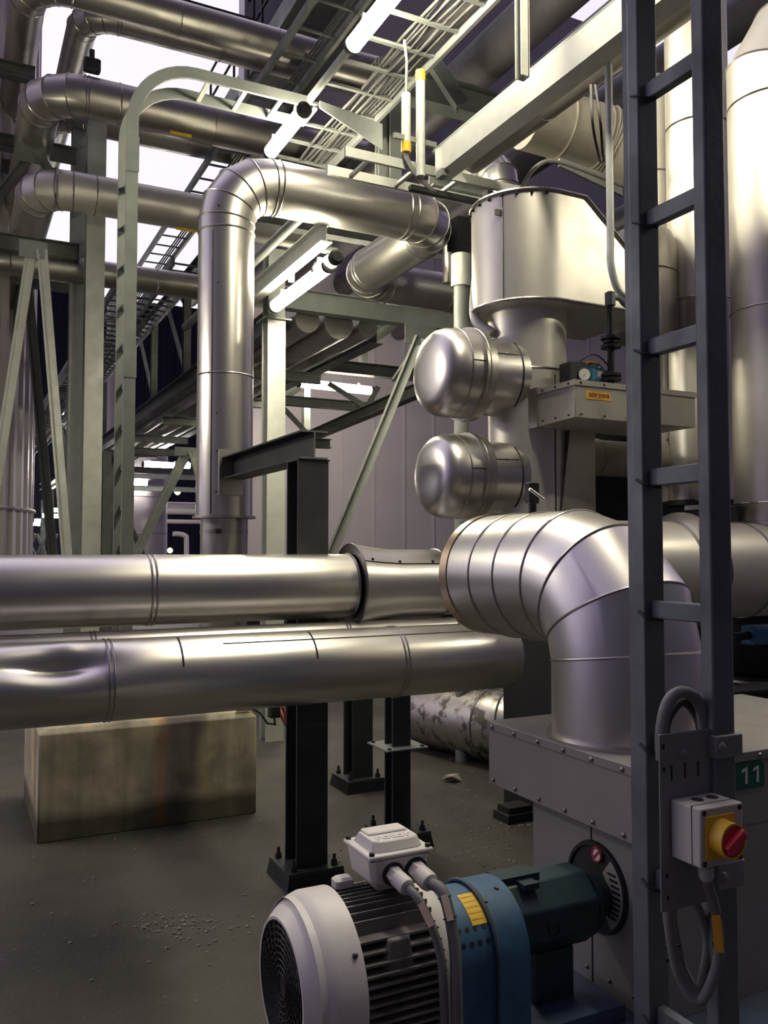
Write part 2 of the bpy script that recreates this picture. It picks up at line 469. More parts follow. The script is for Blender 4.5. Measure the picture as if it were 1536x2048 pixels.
def hcolumn(name, label, cx, cy, z0, z1, h, w, m='galv', plate=None, web='Y', group=None, cat='column', tf=0.012, pm=None, pth=0.08):
    root = thing(name, label, cat, (cx, cy, z0), group)
    up = (0, 1, 0) if web == 'Y' else (1, 0, 0)
    zz = z0 + (pth if plate else 0)
    part('column_shaft', M().ibeam((cx, cy, zz), (cx, cy, z1), h, w, tf, 0.009, up), m, root)
    if plate:
        q = plate / 2
        part('base_plate', M().box((cx - q, cy - q, z0 + pth - 0.018), (cx + q, cy + q, z0 + pth)), pm or m, root)
        part('grout_pad', M().hull([(cx + a * (q + b), cy + c * (q + b), z) for a in (-1, 1) for c in (-1, 1) for b, z in ((0.012, z0), (0, z0 + pth - 0.018))]), 'beam_black', root)
        for a in (-1, 1):
            for c in (-1, 1):
                px_, py_ = cx + a * (q - 0.035), cy + c * (q - 0.035)
                mb = M().cyl((px_, py_, z0 + pth), (px_, py_, z0 + pth + 0.055), 0.008, seg=10)
                mb.hexnut((px_, py_, z0 + pth), (0, 0, 1), 0.017, 0.014).hexnut((px_, py_, z0 + pth + 0.015), (0, 0, 1), 0.014, 0.013)
                part('anchor_bolt', mb, 'bolt', root)
    return root
def lamp(label, a, b, r=0.05, m='tube_on', group=None, body=True):
    """waterproof fluorescent luminaire between a and b"""
    a, b = Vector(a), Vector(b); d = (b - a).normalized(); up = Vector((0, 0, 1))
    root = thing('fluorescent_lamp', label, 'lamp', (a + b) / 2, group)
    part('lamp_tube', M().lathe(a, d, [(0.05, r * 0.75), (0.07, r), ((b - a).length - 0.07, r), ((b - a).length - 0.05, r * 0.75)], 20), m, root)
    part('end_cap', M().lathe(a, d, [(0, r * 0.7), (0.02, r * 1.08), (0.055, r * 1.08), (0.055, r * 0.8)], 20), 'black', root)
    part('end_cap', M().lathe(b, -d, [(0, r * 0.7), (0.02, r * 1.08), (0.055, r * 1.08), (0.055, r * 0.8)], 20), 'black', root)
    side = d.cross(up).normalized()
    L = (b - a).length
    for t in (0.2, 0.8):
        part('mounting_clip', M().obox(a + d * L * t + up * (r + 0.015), d * 0.012, side * 0.03, up * 0.017), 'galv_dark', root)
    return root
def cable_ladder(label, a, b, wvec, rung=0.30, rh=0.06, rt=0.02, m='galv', cat='cable ladder', off=0.0, rm=None, group=None, rr=None):
    a, b, w = Vector(a), Vector(b), Vector(wvec); d = (b - a).normalized(); L = (b - a).length
    n_ = d.cross(w).normalized()
    root = thing('cable_ladder', label, cat, a, group)
    for s_ in (0, 1):
        part('rail', M().obox(a + w * s_ + d * L / 2, d * L / 2, w.normalized() * rt / 2, n_ * rh / 2), m, root)
    t = rung / 2 + off
    k = 0
    while t < L and k < 99:
        part('rung', M().obox(a + d * t + w / 2 - n_ * rh * 0.25, d * (rr or 0.015), w / 2, n_ * 0.009), rm or m, root)
        t += rung; k += 1
    return root
V3 = Vector
# ================================================================== the setting
struct('floor', M().box((-40, -30, -0.3), (60, 70, 0.0)), 'floor')
mb = M().box((4.3, 14, 1.45), (26, 14.3, 12.8))
x = 4.3
while x < 26:
    mb.box((x, 13.97, 1.45), (x + 0.03, 14.0, 12.8)); x += 0.62
struct('wall_back', mb, 'clad_lilac')
struct('void_strip_1', M().box((4.3, 14.02, 0.0), (26, 14.3, 1.449)), 'black')  # black strip stands in for the dark void below the wall cladding

# ribbed tank, far left
c = at(-352, 1100, D=11.5); c = V3((c.x, c.y, 0)); R_ = 2.55
mb = M(); n = 132; ring = []
for k in range(n * 2):
    a = 2 * PI * k / (n * 2)
    rr = R_ + (0.035 if (k // 2) % 2 else 0.0)
    ring.append((c.x + rr * math.cos(a), c.y + rr * math.sin(a)))
vs = [(x, y, 0.9) for x, y in ring] + [(x, y, 11.5) for x, y in ring]
N2 = len(ring)
mb.add(vs, [(i, (i + 1) % N2, N2 + (i + 1) % N2, N2 + i) for i in range(N2)] + [tuple(range(N2, 2 * N2))])
t = thing('storage_tank', 'tall ribbed clad storage tank at the left edge of the photo', 'tank', (c.x, c.y, 0))
part('ribbed_shell', mb, 'clad_tank', t, sharp=10)
part('skirt', M().cyl((c.x, c.y, 0), (c.x, c.y, 0.9), R_ - 0.03, seg=96), 'clad_tank', t)
part('girth_band', M().ringloop((c.x, c.y, 2.15), (0, 0, 1), R_ + 0.04, 0.03, 96), 'clad_tank', t)

# navy building far behind on the left
c0 = at(110, 1100, D=46)
mb = M().box((c0.x - 30, c0.y, 0), (c0.x + 17, c0.y + 8, 15.6))
for k in range(60): mb.box((c0.x - 8 + k * 0.42, c0.y - 0.06, 0), (c0.x - 8 + k * 0.42 + 0.12, c0.y, 15.6))
solo('factory_building', mb, 'navy_clad', 'dark navy corrugated factory building far behind on the left', 'building')
# white stack
p = at(226, 1100, D=40)
mb = M().cyl((p.x, p.y, 0), (p.x, p.y, 13.6), 0.42)
t = thing('chimney_stack', 'slim white chimney stack beside the navy building', 'chimney', (p.x, p.y, 0))
part('flue', mb, 'clad_tank', t)
for k in range(5): part('joint_band', M().ringloop((p.x, p.y, 13.2 - k * 0.8), (0, 0, 1), 0.42, 0.03, 32), 'galv_dark', t)
# seamed lilac tank between the hoop and the riser, far
p = at(288, 1100, D=26)
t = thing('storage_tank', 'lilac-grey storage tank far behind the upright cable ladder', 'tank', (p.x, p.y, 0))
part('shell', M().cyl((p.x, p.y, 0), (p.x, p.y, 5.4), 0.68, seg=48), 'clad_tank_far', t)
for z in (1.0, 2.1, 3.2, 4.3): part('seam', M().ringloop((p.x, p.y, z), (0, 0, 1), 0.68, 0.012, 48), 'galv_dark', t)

# ================================================================== front pair of pipes and friends
YF, ZF, RF = 3.46, 1.10, 0.156
# front pipe: swept in short steps so that the crushed dent at its left can be pressed in
x0 = at(-160, 1330, Y=YF).x
root = thing('insulated_pipe', 'front horizontal steel-clad pipe with a crushed dent at its left end', 'pipe', (x0, YF, ZF))
pts = []; x = x0
xd = at(120, 1330, Y=YF).x
while x < 2.45:
    pts.append((x, YF, ZF)); x += 0.02 if abs(x - xd) < 0.5 else 0.1
mb = M().sweep(pts, RF, 72)
for v in mb.v:
    dx = (v.x - xd)
    a = math.atan2(v.z - ZF, -(v.y - YF))          # 0 = towards camera, pi/2 = up
    da = a - 0.62
    g = math.exp(-(dx / 0.15) ** 2) * math.exp(-(da / 0.42) ** 2) * 0.055
    g2 = math.exp(-((dx + 0.22) / 0.30) ** 2) * math.exp(-(da / 0.28) ** 2) * 0.02
    ridge = -math.exp(-((dx - 0.02) / 0.05) ** 2) * math.exp(-((a - 1.1) / 0.35) ** 2) * 0.008
    q = V3((0, v.y - YF, v.z - ZF)); L = q.length
    if L > 1e-3: q *= (L - (g + g2 + ridge)) / L
    v.y, v.z = YF + q.y, ZF + q.z
part('cladding', mb, 'stainless', root, sharp=25)
A_, B_ = V3((x0, YF, ZF)), V3((2.45, YF, ZF))
for px_ in (207, 781):
    q = A_.lerp(B_, onseg(A_, B_, px_))
    mb = M().ringloop(q, (1, 0, 0), RF, 0.004, 64); mb.ringloop(q + V3((0.018, 0, 0)), (1, 0, 0), RF, 0.004, 64)
    part('seam_bead', mb, 'bead', root)
# lap joint strip with rivets along the upper side
mb = M(); a = 0.95
o = V3((0, -math.cos(a), math.sin(a))) * (RF + 0.001)
mb.bar(V3((xd + .6, YF, ZF)) + o, V3((2.43, YF, ZF)) + o, 0.004, 0.004)
part('lap_seam', mb, 'bead', root)
for px_ in (350, 610):
    q = A_.lerp(B_, onseg(A_, B_, px_)); mb = M()
    pp = []
    for k in range(12):
        aa = 0.35 + k * 0.09; pp.append(q + V3((0, -math.cos(aa), math.sin(aa))) * (RF + 0.002))
    mb.sweep(pp, 0.003, 6); part('scratch_seam', mb, 'dark_steel', root)
# sliver pipe between
YS, ZS, RS = 3.648, 1.213, 0.058
pipe('insulated_pipe', 'thin horizontal pipe just visible between the two big front pipes', 'pipe',
     [(at(-160, 1250, Y=YS).x, YS, ZS), (2.2, YS, ZS)], RS, beads=[(0, 180), (0, 687)], double=True, bead_r=0.004)
# upper front pipe with flared valve jacket
Y1, Z1, R1 = 3.75, 1.43, 0.150
xj0 = onseg(V3((0, Y1, Z1)), V3((4, Y1, Z1)), 700) * 4
xj1 = onseg(V3((0, Y1, Z1)), V3((4, Y1, Z1)), 868) * 4
pipe('insulated_pipe', 'big bright horizontal pipe at eye level running in from the left edge', 'pipe',
     [(at(-160, 1180, Y=Y1).x, Y1, Z1), (xj0 - 0.012, Y1, Z1)], R1, beads=[(0, 292)], double=True, bead_r=0.005)
root = thing('valve_jacket', 'flared insulation jacket with riveted lap at the end of the eye level pipe', 'insulation jacket', (xj0, Y1, Z1 - R1))
part('jacket_shell', M().lathe((xj0, Y1, Z1), (1, 0, 0), [(0.0, R1 + 0.050), (0.10, R1 + 0.034), (0.22, R1 + 0.022), (xj1 - xj0, R1 + 0.022)], 56, cap=(False, True)), 'stainless_near', root)
part('end_plate', M().lathe((xj0, Y1, Z1), (1, 0, 0), [(0.004, R1 + 0.001), (0.0, R1 + 0.049)], 56, cap=(False, False)), 'stainless_dull', root)
part('rim', M().ringloop((xj0, Y1, Z1), (1, 0, 0), R1 + 0.050, 0.004), 'bead', root)
part('rim', M().ringloop((xj1, Y1, Z1), (1, 0, 0), R1 + 0.023, 0.005), 'bead', root)
part('pipe_collar', M().ringloop((xj0 - 0.016, Y1, Z1), (1, 0, 0), R1, 0.007), 'bead', root)
mb = M(); a = 0.65
def onj(t, rr): return V3((xj0 + t, Y1 - math.cos(a) * rr, Z1 + math.sin(a) * rr))
mb.sweep([onj(0, R1 + .051), onj(0.1, R1 + .036), onj(0.22, R1 + .024), onj(xj1 - xj0, R1 + .024)], 0.0025, 6)
part('lap_seam', mb, 'dark_steel', root)
for t_ in (0.05, 0.20, 0.38):
    a = 0.72; rr = R1 + (0.045 if t_ < 0.1 else 0.027)
    part('rivet', M().lathe(onj(t_, rr - .004), onj(t_, rr) - V3((xj0 + t_, Y1, Z1)), [(0, 0.008), (0.006, 0.006), (0.009, 0.002)], 10), 'dark_steel', root)
pipe('insulated_pipe', 'short stub of pipe between the flared jacket and the vertical tower', 'pipe',
     [(xj1 + 0.005, Y1, Z1), (2.40, Y1, Z1)], R1 + 0.004, beads=[(0, 878)], bead_r=0.004)

# ------------------------------------------------------------------ riser R with bend, long run and far return
XR, YR, RR = 1.573, 5.475, 0.182
ZR = 1.6 + (HOR - 392) * 5.75 / FPX + 0.09
XE = 3.22
za = 1.34
root, _ = pipe('insulated_pipe', 'tall steel-clad riser that bends right under the upper lamp and runs away', 'pipe',
     [(XR, YR, za + 0.48), (XR, YR, ZR), (XE, YR, ZR), (XE, 7.0, ZR), (4.22, 7.0, ZR)], RR, bend=0.30, n=4,
     beads=[(0, 470, 'y'), (0, 755, 'y'), (1, 552), (1, 803), (2, 745), (3, 890)], bead_r=0.006)
zt = EYE.z + (HOR - 1036) * 5.6 / FPX
part('foot_flange', M().cyl((XR, YR, zt - 0.004), (XR, YR, zt + 0.012), RR + 0.022, seg=48), 'stainless_dull', root)
part('vertical_lap', M().box((XR - 0.13, YR - 0.1345, zt + .02), (XR - 0.128, YR - 0.128, ZR - .4)), 'dark_steel', root)
for z in (zt + 0.16, zt + 0.42, zt + 0.66, zt + 1.5, zt + 2.0):
    part('rivet', M().lathe((XR - 0.095, YR - 0.152, z), (-0.4, -0.9, 0), [(0, 0.007), (0.008, 0.005), (0.01, 0.001)], 8), 'dark_steel', root)
pp = M().cyl((XR, YR, 0.66), (XR, YR, zt - 0.005), RR - 0.03, seg=48)
part('lower_cladding', pp, 'stainless_dull', root)
part('clamp_band', M().lathe((XR, YR, zt - 0.10), (0, 0, 1), [(0, RR - .027), (0.02, RR - .027)], 48, cap=(False, False)), 'bead', root)
part('clamp_band', M().box((XR - 0.11, YR - RR - 0.005, zt - 0.105), (XR - 0.075, YR - RR + 0.05, zt - 0.075)), 'bolt', root)
# end box lap on the long run
# ------------------------------------------------------------------ column C1 with cantilever beam
C1 = at(612, 1722, Z=0.08)
CX, CY = C1.x, C1.y
ztop = EYE.z + (HOR - 921) * ((CX + 2 * (CY - .08)) / 5 ** .5) / FPX
root = hcolumn('steel_column', 'dark steel column on a bolted base plate, beneath the front pipes', CX, CY, 0, ztop, 0.16, 0.16, 'column_paint', plate=0.28)
part('cap_plate', M().box((CX - 0.085, CY - 0.085, ztop), (CX + 0.085, CY + 0.085, ztop + 0.008)), 'column_paint', root)
bz = ztop + 0.008 + 0.07
root = thing('cantilever_beam', 'black I-beam arm from the column top to the riser', 'beam', (CX, CY, ztop))
part('beam_shaft', M().ibeam((CX, CY - 0.09, bz), (CX, YR - 0.115, bz), 0.14, 0.14, 0.009, 0.007), 'beam_black', root)
part('end_face', M().ibeam((CX, CY - 0.094, bz), (CX, CY - 0.0905, bz), 0.14, 0.14, 0.009, 0.007), 'galv', root, label='bare galvanised cut end of the beam')
part('saddle_plate', M().box((CX - 0.09, YR - 0.20, bz - 0.17), (CX + 0.06, YR - 0.165, bz + 0.12)), 'stainless_dull', root)

# second and third columns under the pipes
q = at(716, 1550, Z=0.08)
hcolumn('steel_column', 'dark column behind, furthest of the three under the front pipes', q.x, q.y, 0, 1.0, 0.15, 0.15, 'column_paint', plate=0.27)
q = at(795, 1655, Z=0.08)
root = hcolumn('steel_column', 'stub column with a square flange plate at its middle, behind the motor', q.x, q.y, 0, 0.92, 0.10, 0.11, 'column_paint', plate=0.27)
zf = EYE.z - (1487 - HOR) * ((q.x + 2 * q.y) / 5 ** .5) / FPX
part('flange_plate', M().box((q.x - .125, q.y - .125, zf), (q.x + .125, q.y + .125, zf + .008)), 'plate_grey', root)
part('flange_plate', M().box((q.x - .09, q.y - .06, zf - .014), (q.x + .12, q.y + .09, zf - .001)), 'column_paint', root)
for a in (-1, 1):
    for b in (-1, 1):
        part('bolt', M().hexnut((q.x + a * .1, q.y + b * .1, zf + .008), (0, 0, 1), .012, .009), 'bolt', root)

# concrete block
root = thing('concrete_plinth', 'stained concrete plinth block standing on the floor at the left', 'plinth', (1.05, 5.6, 0))
bx0, bx1, by0, by1 = 0.437, 1.68, 5.10, 6.1
part('block', M().hull([(x, y, z) for x, y, z in [(bx0, by0, 0), (bx1, by0, 0), (bx0, by1, 0), (bx1, by1, 0), (bx0, by0, .585), (bx1, by0, .585), (bx0, by1, .585), (bx1, by1, .585),
      (bx0 + .03, by0 + .03, .615), (bx1 - .03, by0 + .03, .615), (bx0 + .03, by1 - .03, .615), (bx1 - .03, by1 - .03, .615)]]), 'concrete', root, bevel=0.008)
part('grout_top', M().box((bx0 + .10, by0 + .10, .615), (bx1 - .10, by1 - .1, .665)), 'concrete', root, bevel=0.01)

# red and black cables with a small junction behind the column
j = at(548, 1408, D=5.3)
root = thing('junction_box', 'small dark junction box with looping red cables beside the column', 'junction box', j)
part('case', M().box((j.x - .03, j.y - .03, j.z - .08), (j.x + .03, j.y + .03, j.z + .06)), 'dark_steel', root)
for k, mm in ((0, 'red_cable'), (1, 'red_cable'), (2, 'cable_dark')):
    pts = [j + V3((0.02 + .03 * k + 0.05 * math.sin(s / 8 * PI), 0, -0.02 - 0.13 * math.sin(s / 8 * PI))) + V3((.035 * s / 8, 0, 0)) for s in range(9)]
    part('cable_loop', M().sweep(pts, 0.008, 8), mm, root)
g = at(488, 1418, D=5.3)
pts = [g, g + V3((.05, 0, 0)), g + V3((.10, 0, -.03)), g + V3((.15, 0, -.10)), g + V3((.20, 0, -.11)), j + V3((0, 0, -.07))]
root = thing('sensor_probe', 'brass-ended sensor with a short lead above the concrete plinth', 'sensor', g)
part('lead', M().sweep(pts, 0.007, 8), 'cable_dark', root)
part('probe', M().cyl(g - V3((.05, 0, 0)), g + V3((.035, 0, 0)), 0.013, seg=12), 'copper_band', root)

# dirty elbow lying on the floor behind
e0 = at(975, 1455, D=6.5); e1 = at(800, 1455, D=7.3)
rr = 0.27
pipe('insulated_pipe', 'grimy segmented duct bend low on the floor behind the columns', 'pipe',
     [(e0.x + .9, e0.y - .3, 0.29), (e1.x + 0.35, e0.y - .3, 0.29), (e1.x + 0.05, e0.y + .9, 0.29)], rr, 'stainless_dirty', bend=0.42, n=4, bead_r=0.008)
# stone
s = at(905, 1563, Z=0.0)
random.seed(3)
solo('stone', M().hull([(s.x + random.uniform(-.07, .07), s.y + random.uniform(-.045, .045), random.uniform(0, .055)) for _ in range(16)]), 'pebble',
     'lone broken yellowish stone lying on the floor behind the columns', 'stone')
random.seed(5)
mb = M()
for k in range(520):
    if k < 300:
        p = at(random.gauss(1010, 90), random.gauss(1640, 55), Z=0.0)
    elif k < 420: p = at(random.gauss(370, 60), random.gauss(1850, 15), Z=0.0)
    else: p = at(random.uniform(60, 800), random.uniform(1600, 1980), Z=0.0)
    a = random.uniform(0.002, 0.006)
    mb.obox((p.x, p.y, a * .5), (a, a * .3, 0), (-a * .3, a * .8, 0), (0, 0, a * .5))
o = solo('gravel', mb, 'gravel', 'fine pale grit scattered over the dark floor', 'gravel'); o['kind'] = 'stuff'
# ================================================================== machine, elbow, motor
KX, KY, ZT = 1.694, 1.836, 1.0
BX1 = 2.95
root = thing('blower_housing', 'large grey sheet-metal machine housing under the big elbow', 'machine', (2.2, 2.2, 0.29))
part('body', M().box((1.75, KY + .002, 0.29), (BX1, 2.385, 0.79)), 'machine_grey', root)
part('upper_hood', M().box((KX, KY, 0.785), (BX1, 2.566, 0.975)), 'machine_grey', root, bevel=0.003)
part('top_lid', M().box((KX - .004, KY - .004, 0.972), (BX1 + .004, 2.570, 1.0)), 'machine_grey', root, bevel=0.002)
for k in range(6):
    y = KY + 0.05 + k * 0.13
    part('screw', M().lathe((KX - .004, y, 0.985), (-1, 0, 0), [(0, .008), (.005, .007), (.008, .002)], 10), 'screw', root)
    part('screw', M().lathe((KX, y, 0.803), (-1, 0, 0), [(0, .008), (.005, .007), (.008, .002)], 10), 'screw', root)
for k in range(9):
    x = KX + 0.05 + k * 0.145
    part('screw', M().lathe((x, KY - .004, 0.985), (0, -1, 0), [(0, .008), (.005, .007), (.008, .002)], 10), 'screw', root)
for z in (0.82, 0.93): part('screw', M().lathe((KX + .025, KY, z), (0, -1, 0), [(0, .008), (.005, .007), (.008, .002)], 10), 'screw', root)
for k in range(5):
    y = KY + 0.08 + k * .10
    part('screw', M().lathe((1.75, y, 0.335), (-1, 0, 0), [(0, .007), (.005, .006), (.007, .002)], 10), 'screw', root)
part('corner_strip', M().box((KX + .012, KY - .002, 0.785), (KX + .05, KY, 0.972)), 'machine_grey', root)
part('panel_seam', M().box((1.748, 2.09, 0.29), (1.75, 2.094, 0.79)), 'dark_steel', root)
# sign with 11
sx0 = at(1262, 1590, Y=KY).x; sx1 = at(1527, 1550, Y=KY).x
sz1 = at(1500, 1522, Y=KY).z; sz0 = at(1500, 1576, Y=KY).z
yy = KY - .003
root = thing('number_sign', 'green number sign reading 11 on the machine housing', 'sign', ((sx0 + sx1) / 2, yy, sz0))
part('sign_plate', M().prof((sx0, yy, 0), (sx0, yy + .002, 0), [(0, sz0), (0, sz1), (sx1 - sx0 - .015, sz1), (sx1 - sx0, sz1 - .015), (sx1 - sx0, sz0)], (0, 0, 1)), 'sign_green', root)
hh = (sz1 - sz0) * .30; zc_ = (sz0 + sz1) / 2
for xo in (sx1 - .030, sx1 - .078):
    part('numeral_one', M().hull([(xo + a, yy - .0012 + b, zc_ + z) for b in (0, .001) for a, z in ((-.005, -hh), (.005, -hh), (.005, hh), (-.002, hh))]).hull([(xo + a, yy - .0012 + b, zc_ + z) for b in (0, .001) for a, z in ((-.018, hh * .38), (-.018, hh * .70), (-.001, hh), (-.001, hh * .66))]), 'white', root)

# big elbow
EX, EY, RE = 1.95, 2.155, 0.236
ZE = 1.503
YEND = 2.90
root, _ = pipe('duct_elbow', 'large segmented steel elbow rising from the machine housing and turning away', 'duct',
     [(EX, EY, 1.002), (EX, EY, ZE), (EX, YEND, ZE)], RE, 'stainless_near', bend=0.245, n=3, bead_r=0.0045, seg=72)
for y in (2.57, 2.73):
    part('seam_bead', M().ringloop((EX, y, ZE), (0, 1, 0), RE, 0.0045, 72), 'bead', root)
part('end_band', M().lathe((EX, YEND - 0.012, ZE), (0, 1, 0), [(0, RE + .004), (0.05, RE + .004), (0.05, RE - .02)], 72, cap=(False, False)), 'copper_band', root, label='warm coppery end band')
part('foot_flange', M().cyl((EX, EY, 1.0005), (EX, EY, 1.010), RE + 0.022, seg=64), 'stainless_dull', root)
tx, ty = at(1068, 1026, Y=2.62).x, 2.62
zt_ = ZE + RE - .012
tv = thing('test_valve', 'small steel bleed valve with a cross bar handle on top of the elbow', 'valve', (EX - .02, ty, zt_))
part('stem', M().cyl((EX - .02, ty, zt_), (EX - .02, ty, zt_ + .05), .015, seg=16), 'dark_steel', tv)
part('valve_body', M().box((EX - .045, ty - .018, zt_ + .045), (EX + .0, ty + .018, zt_ + .125), .004), 'dark_steel', tv)
part('handle', M().cyl((EX - .055, ty - .03, zt_ + .098), (EX + .005, ty - .035, zt_ + .06), .0065, seg=12), 'stainless', tv)

# skid
root = thing('machine_skid', 'blue painted base skid under the motor and machine', 'base frame', (2, 2, 0))
part('plinth', M().box((0.80, 1.45, 0.0), (3.0, 2.42, 0.235)), 'concrete', root, bevel=0.01)
part('skid_plate', M().box((0.95, 1.5, 0.236), (2.98, 2.40, 0.289)), 'skid_blue', root, bevel=0.004)

# motor
MY, MZ = 2.016, 0.545
MX0, MX1, MX2 = 0.727, 0.868, 1.085
root = thing('electric_motor', 'white electric motor with cooling fins and a terminal box', 'motor', (1.0, MY, 0.29))
RM = 0.207
part('fan_cover', M().lathe((MX0, MY, MZ), (1, 0, 0), [(0.0, 0.150), (0.0, 0.157), (0.025, 0.180), (0.055, RM - .006), (0.075, RM), (MX1 - MX0, RM), (MX1 - MX0, RM - .006), (0.03, RM - .012)], 64, cap=(False, False)), 'motor_white', root, sharp=30)
# grille: rings and radial bars
mb = M()
for k in range(9): mb.ringloop((MX0 + .004, MY, MZ), (1, 0, 0), 0.03 + k * 0.0148, 0.0022, 48, 5)
part('grille', mb, 'dark_steel', root)
mb = M()
for k in range(24):
    a = 2 * PI * k / 24
    mb.sweep([V3((MX0 + .008, MY, MZ)) + V3((0, math.cos(a + s * .10), math.sin(a + s * .10))) * (0.03 + .12 * s / 4) for s in range(5)], 0.0025, 5)
part('grille', mb, 'dark_steel', root)
part('fan_hub', M().lathe((MX0 + .05, MY, MZ), (1, 0, 0), [(0, .03), (.01, .045), (.06, .05)], 24), 'motor_white', root)
mb = M()
for k in range(7):
    a = 2 * PI * k / 7
    r_ = V3((0, math.cos(a), math.sin(a))); t_ = V3((0, -math.sin(a), math.cos(a)))
    mb.obox(V3((MX0 + .075, MY, MZ)) + r_ * .095, r_ * .05, t_ * .022 + V3((.02, 0, 0)), V3((.0015, 0, 0)) - t_ * .001)
part('fan_blade_wheel', mb, 'machine_grey', root)
part('motor_barrel', M().cyl((MX0 + .13, MY, MZ), (MX2 + .02, MY, MZ), 0.150, seg=48), 'motor_dark', root)
# fins: level blades left and right, upright blades top and bottom
mb = M()
for k in range(-6, 7):
    z = k * 0.0215
    for sgn in (-1, 1):
        y0 = math.sqrt(max(0, .15 ** 2 - z * z)) - .01; y1 = math.sqrt(.196 ** 2 - z * z)
        y1 = min(y1, .188)
        mb.box((MX0 + .138, MY + min(sgn * y0, sgn * y1), MZ + z - .0028), (MX2, MY + max(sgn * y0, sgn * y1), MZ + z + .0028))
for k in range(-5, 6):
    y = k * 0.0215
    for sgn in (-1, 1):
        z0 = math.sqrt(.15 ** 2 - y * y) - .01; z1 = min(math.sqrt(.196 ** 2 - y * y), .188)
        mb.box((MX0 + .138, MY + y - .0028, MZ + min(sgn * z0, sgn * z1)), (MX2, MY + y + .0028, MZ + max(sgn * z0, sgn * z1)))
part('cooling_fins', mb, 'motor_dark', root)
part('end_shield', M().lathe((MX2 - .01, MY, MZ), (1, 0, 0), [(0, .185), (.02, .19), (.045, .188), (.055, .16), (.06, .11)], 56), 'motor_white', root)
part('lifting_lug', M().hull([(MX1 + .055 + a, MY - .155 + b, MZ + c_) for a, b, c_ in ((0, 0, .05), (.09, 0, .05), (.01, -.02, .05), (.08, -.02, .05), (.015, .0, .135), (.075, .0, .135), (.02, -.012, .13), (.07, -.012, .13))]), 'motor_dark', root, bevel=.004)
part('lifting_lug', M().box((MX1 + .02, MY + .03, MZ + .185), (MX1 + .07, MY + .07, MZ + .215), .006), 'motor_white', root)
for sgn in (-1, 1):
    part('foot', M().hull([(x, MY + sgn * y, z) for x in (MX1 + .03, MX2 - .01) for y, z in ((.10, .29), (.19, .29), (.19, .31), (.13, .42), (.10, .42))]), 'motor_white', root)
part('cover_screw', M().lathe((MX1 - .02, MY - .17, MZ + .118), (0, -.82, .57), [(0, .007), (.006, .006), (.009, .002)], 10), 'bolt', root)
# terminal box
bx, by = 1.02, 2.02
hx, hy = .086, .078
tb = part('terminal_box', M().hull([(bx + a * (hx - o), by + b * (hy - p_), z) for a in (-1, 1) for b in (-1, 1) for o, p_, z in
     ((.035, .03, .745), (.01, .022, .772), (.022, .008, .772), (.0, .016, .83), (.016, .0, .83))]), 'motor_white', root, bevel=.003)
part('gasket', M().box((bx - hx + .004, by - hy + .004, .828), (bx + hx - .004, by + hy - .004, .833)), 'dark_steel', tb)
part('box_lid', M().box((bx - hx - .004, by - hy - .004, .832), (bx + hx + .004, by + hy + .004, .843), .0), 'motor_white', tb, bevel=.004)
part('box_lid', M().hull([(bx + a * x_, by + b * y_ + s_, z) for a in (-1, 1) for b in (-1, 1) for x_, y_, s_, z in ((hx - .014, hy - .022, 0, .842), (hx - .034, hy - .012, 0, .842), (hx - .022, hy - .036, .0, .868), (hx - .042, hy - .026, 0, .868))]), 'motor_white', tb, bevel=.004)
part('box_lid', M().box((bx - hx + .030, by - .002, .866), (bx + hx - .03, by + hy - .030, .874), .003), 'motor_white', tb)
part('raised_lettering', text_mesh('rotor', .045, (bx, by - .028, .8685), (1, 0, 0), (0, 1, 0), thick=.0012, bold=.001), 'motor_white', tb, label='raised letters on the lid')
for a in (-1, 1):
    for b in (-1, 1):
        part('lid_screw', M().cyl((bx + a * (hx - .007), by + b * (hy - .007), .841), (bx + a * (hx - .007), by + b * (hy - .007), .851), .007, seg=10), 'dark_steel', tb)
GL = []
for k, (gx, gr) in enumerate(((0.998, .022), (1.062, .025))):
    y0 = by - hy + .004; gz = .792
    d = V3((.12, -1, -.22)).normalized(); c_ = V3((gx, y0, gz))
    g_ = part('cable_gland', M().cyl((gx, y0 + .004, gz), (gx, y0 - .004, gz), gr + .007, seg=24), 'dark_steel', tb)
    part('gland_nut', M().cyl(c_, c_ + d * .022, gr, seg=6), 'motor_white', g_)
    part('gland_nut', M().lathe(c_ + d * .022, d, [(0, gr * .95), (.03, gr), (.042, gr * .9), (.046, gr * .6)], 20), 'motor_white', g_)
    GL.append((c_ + d * .06, d))
# motor cables
def bez(ps, n=28):
    """smooth Catmull-Rom through points"""
    ps = [V3(p) for p in ps]; q = [ps[0] * 2 - ps[1]] + ps + [ps[-1] * 2 - ps[-2]]; out = []
    for i in range(1, len(q) - 2):
        for s_ in range(n // (len(ps) - 1) + 1):
            t = s_ / (n // (len(ps) - 1) + 1); a, b, c, d = q[i - 1:i + 3]
            out.append(0.5 * ((2 * b) + (-a + c) * t + (2 * a - 5 * b + 4 * c - d) * t * t + (-a + 3 * b - 3 * c + d) * t ** 3))
    out.append(ps[-1]); return out
def tag_on(root, pts, i0, i1, rr, m='tag_cream'):
    a, b = pts[i0], pts[i1]; d = (b - a).normalized(); v = (EYE - a); v = (v - d * v.dot(d)).normalized(); s_ = d.cross(v)
    c_ = (a + b) / 2 + v * (rr + .003); h = (b - a).length / 2
    part('cable_tag', M().obox(c_, d * h, s_ * .0085, v * .001), m, root)
    for q_ in (-.8, .8):
        part('cable_tie', M().ringloop(c_ + d * h * q_ - v * (rr + .003), d, rr + .002, .0016, 20, 5), 'black', root)
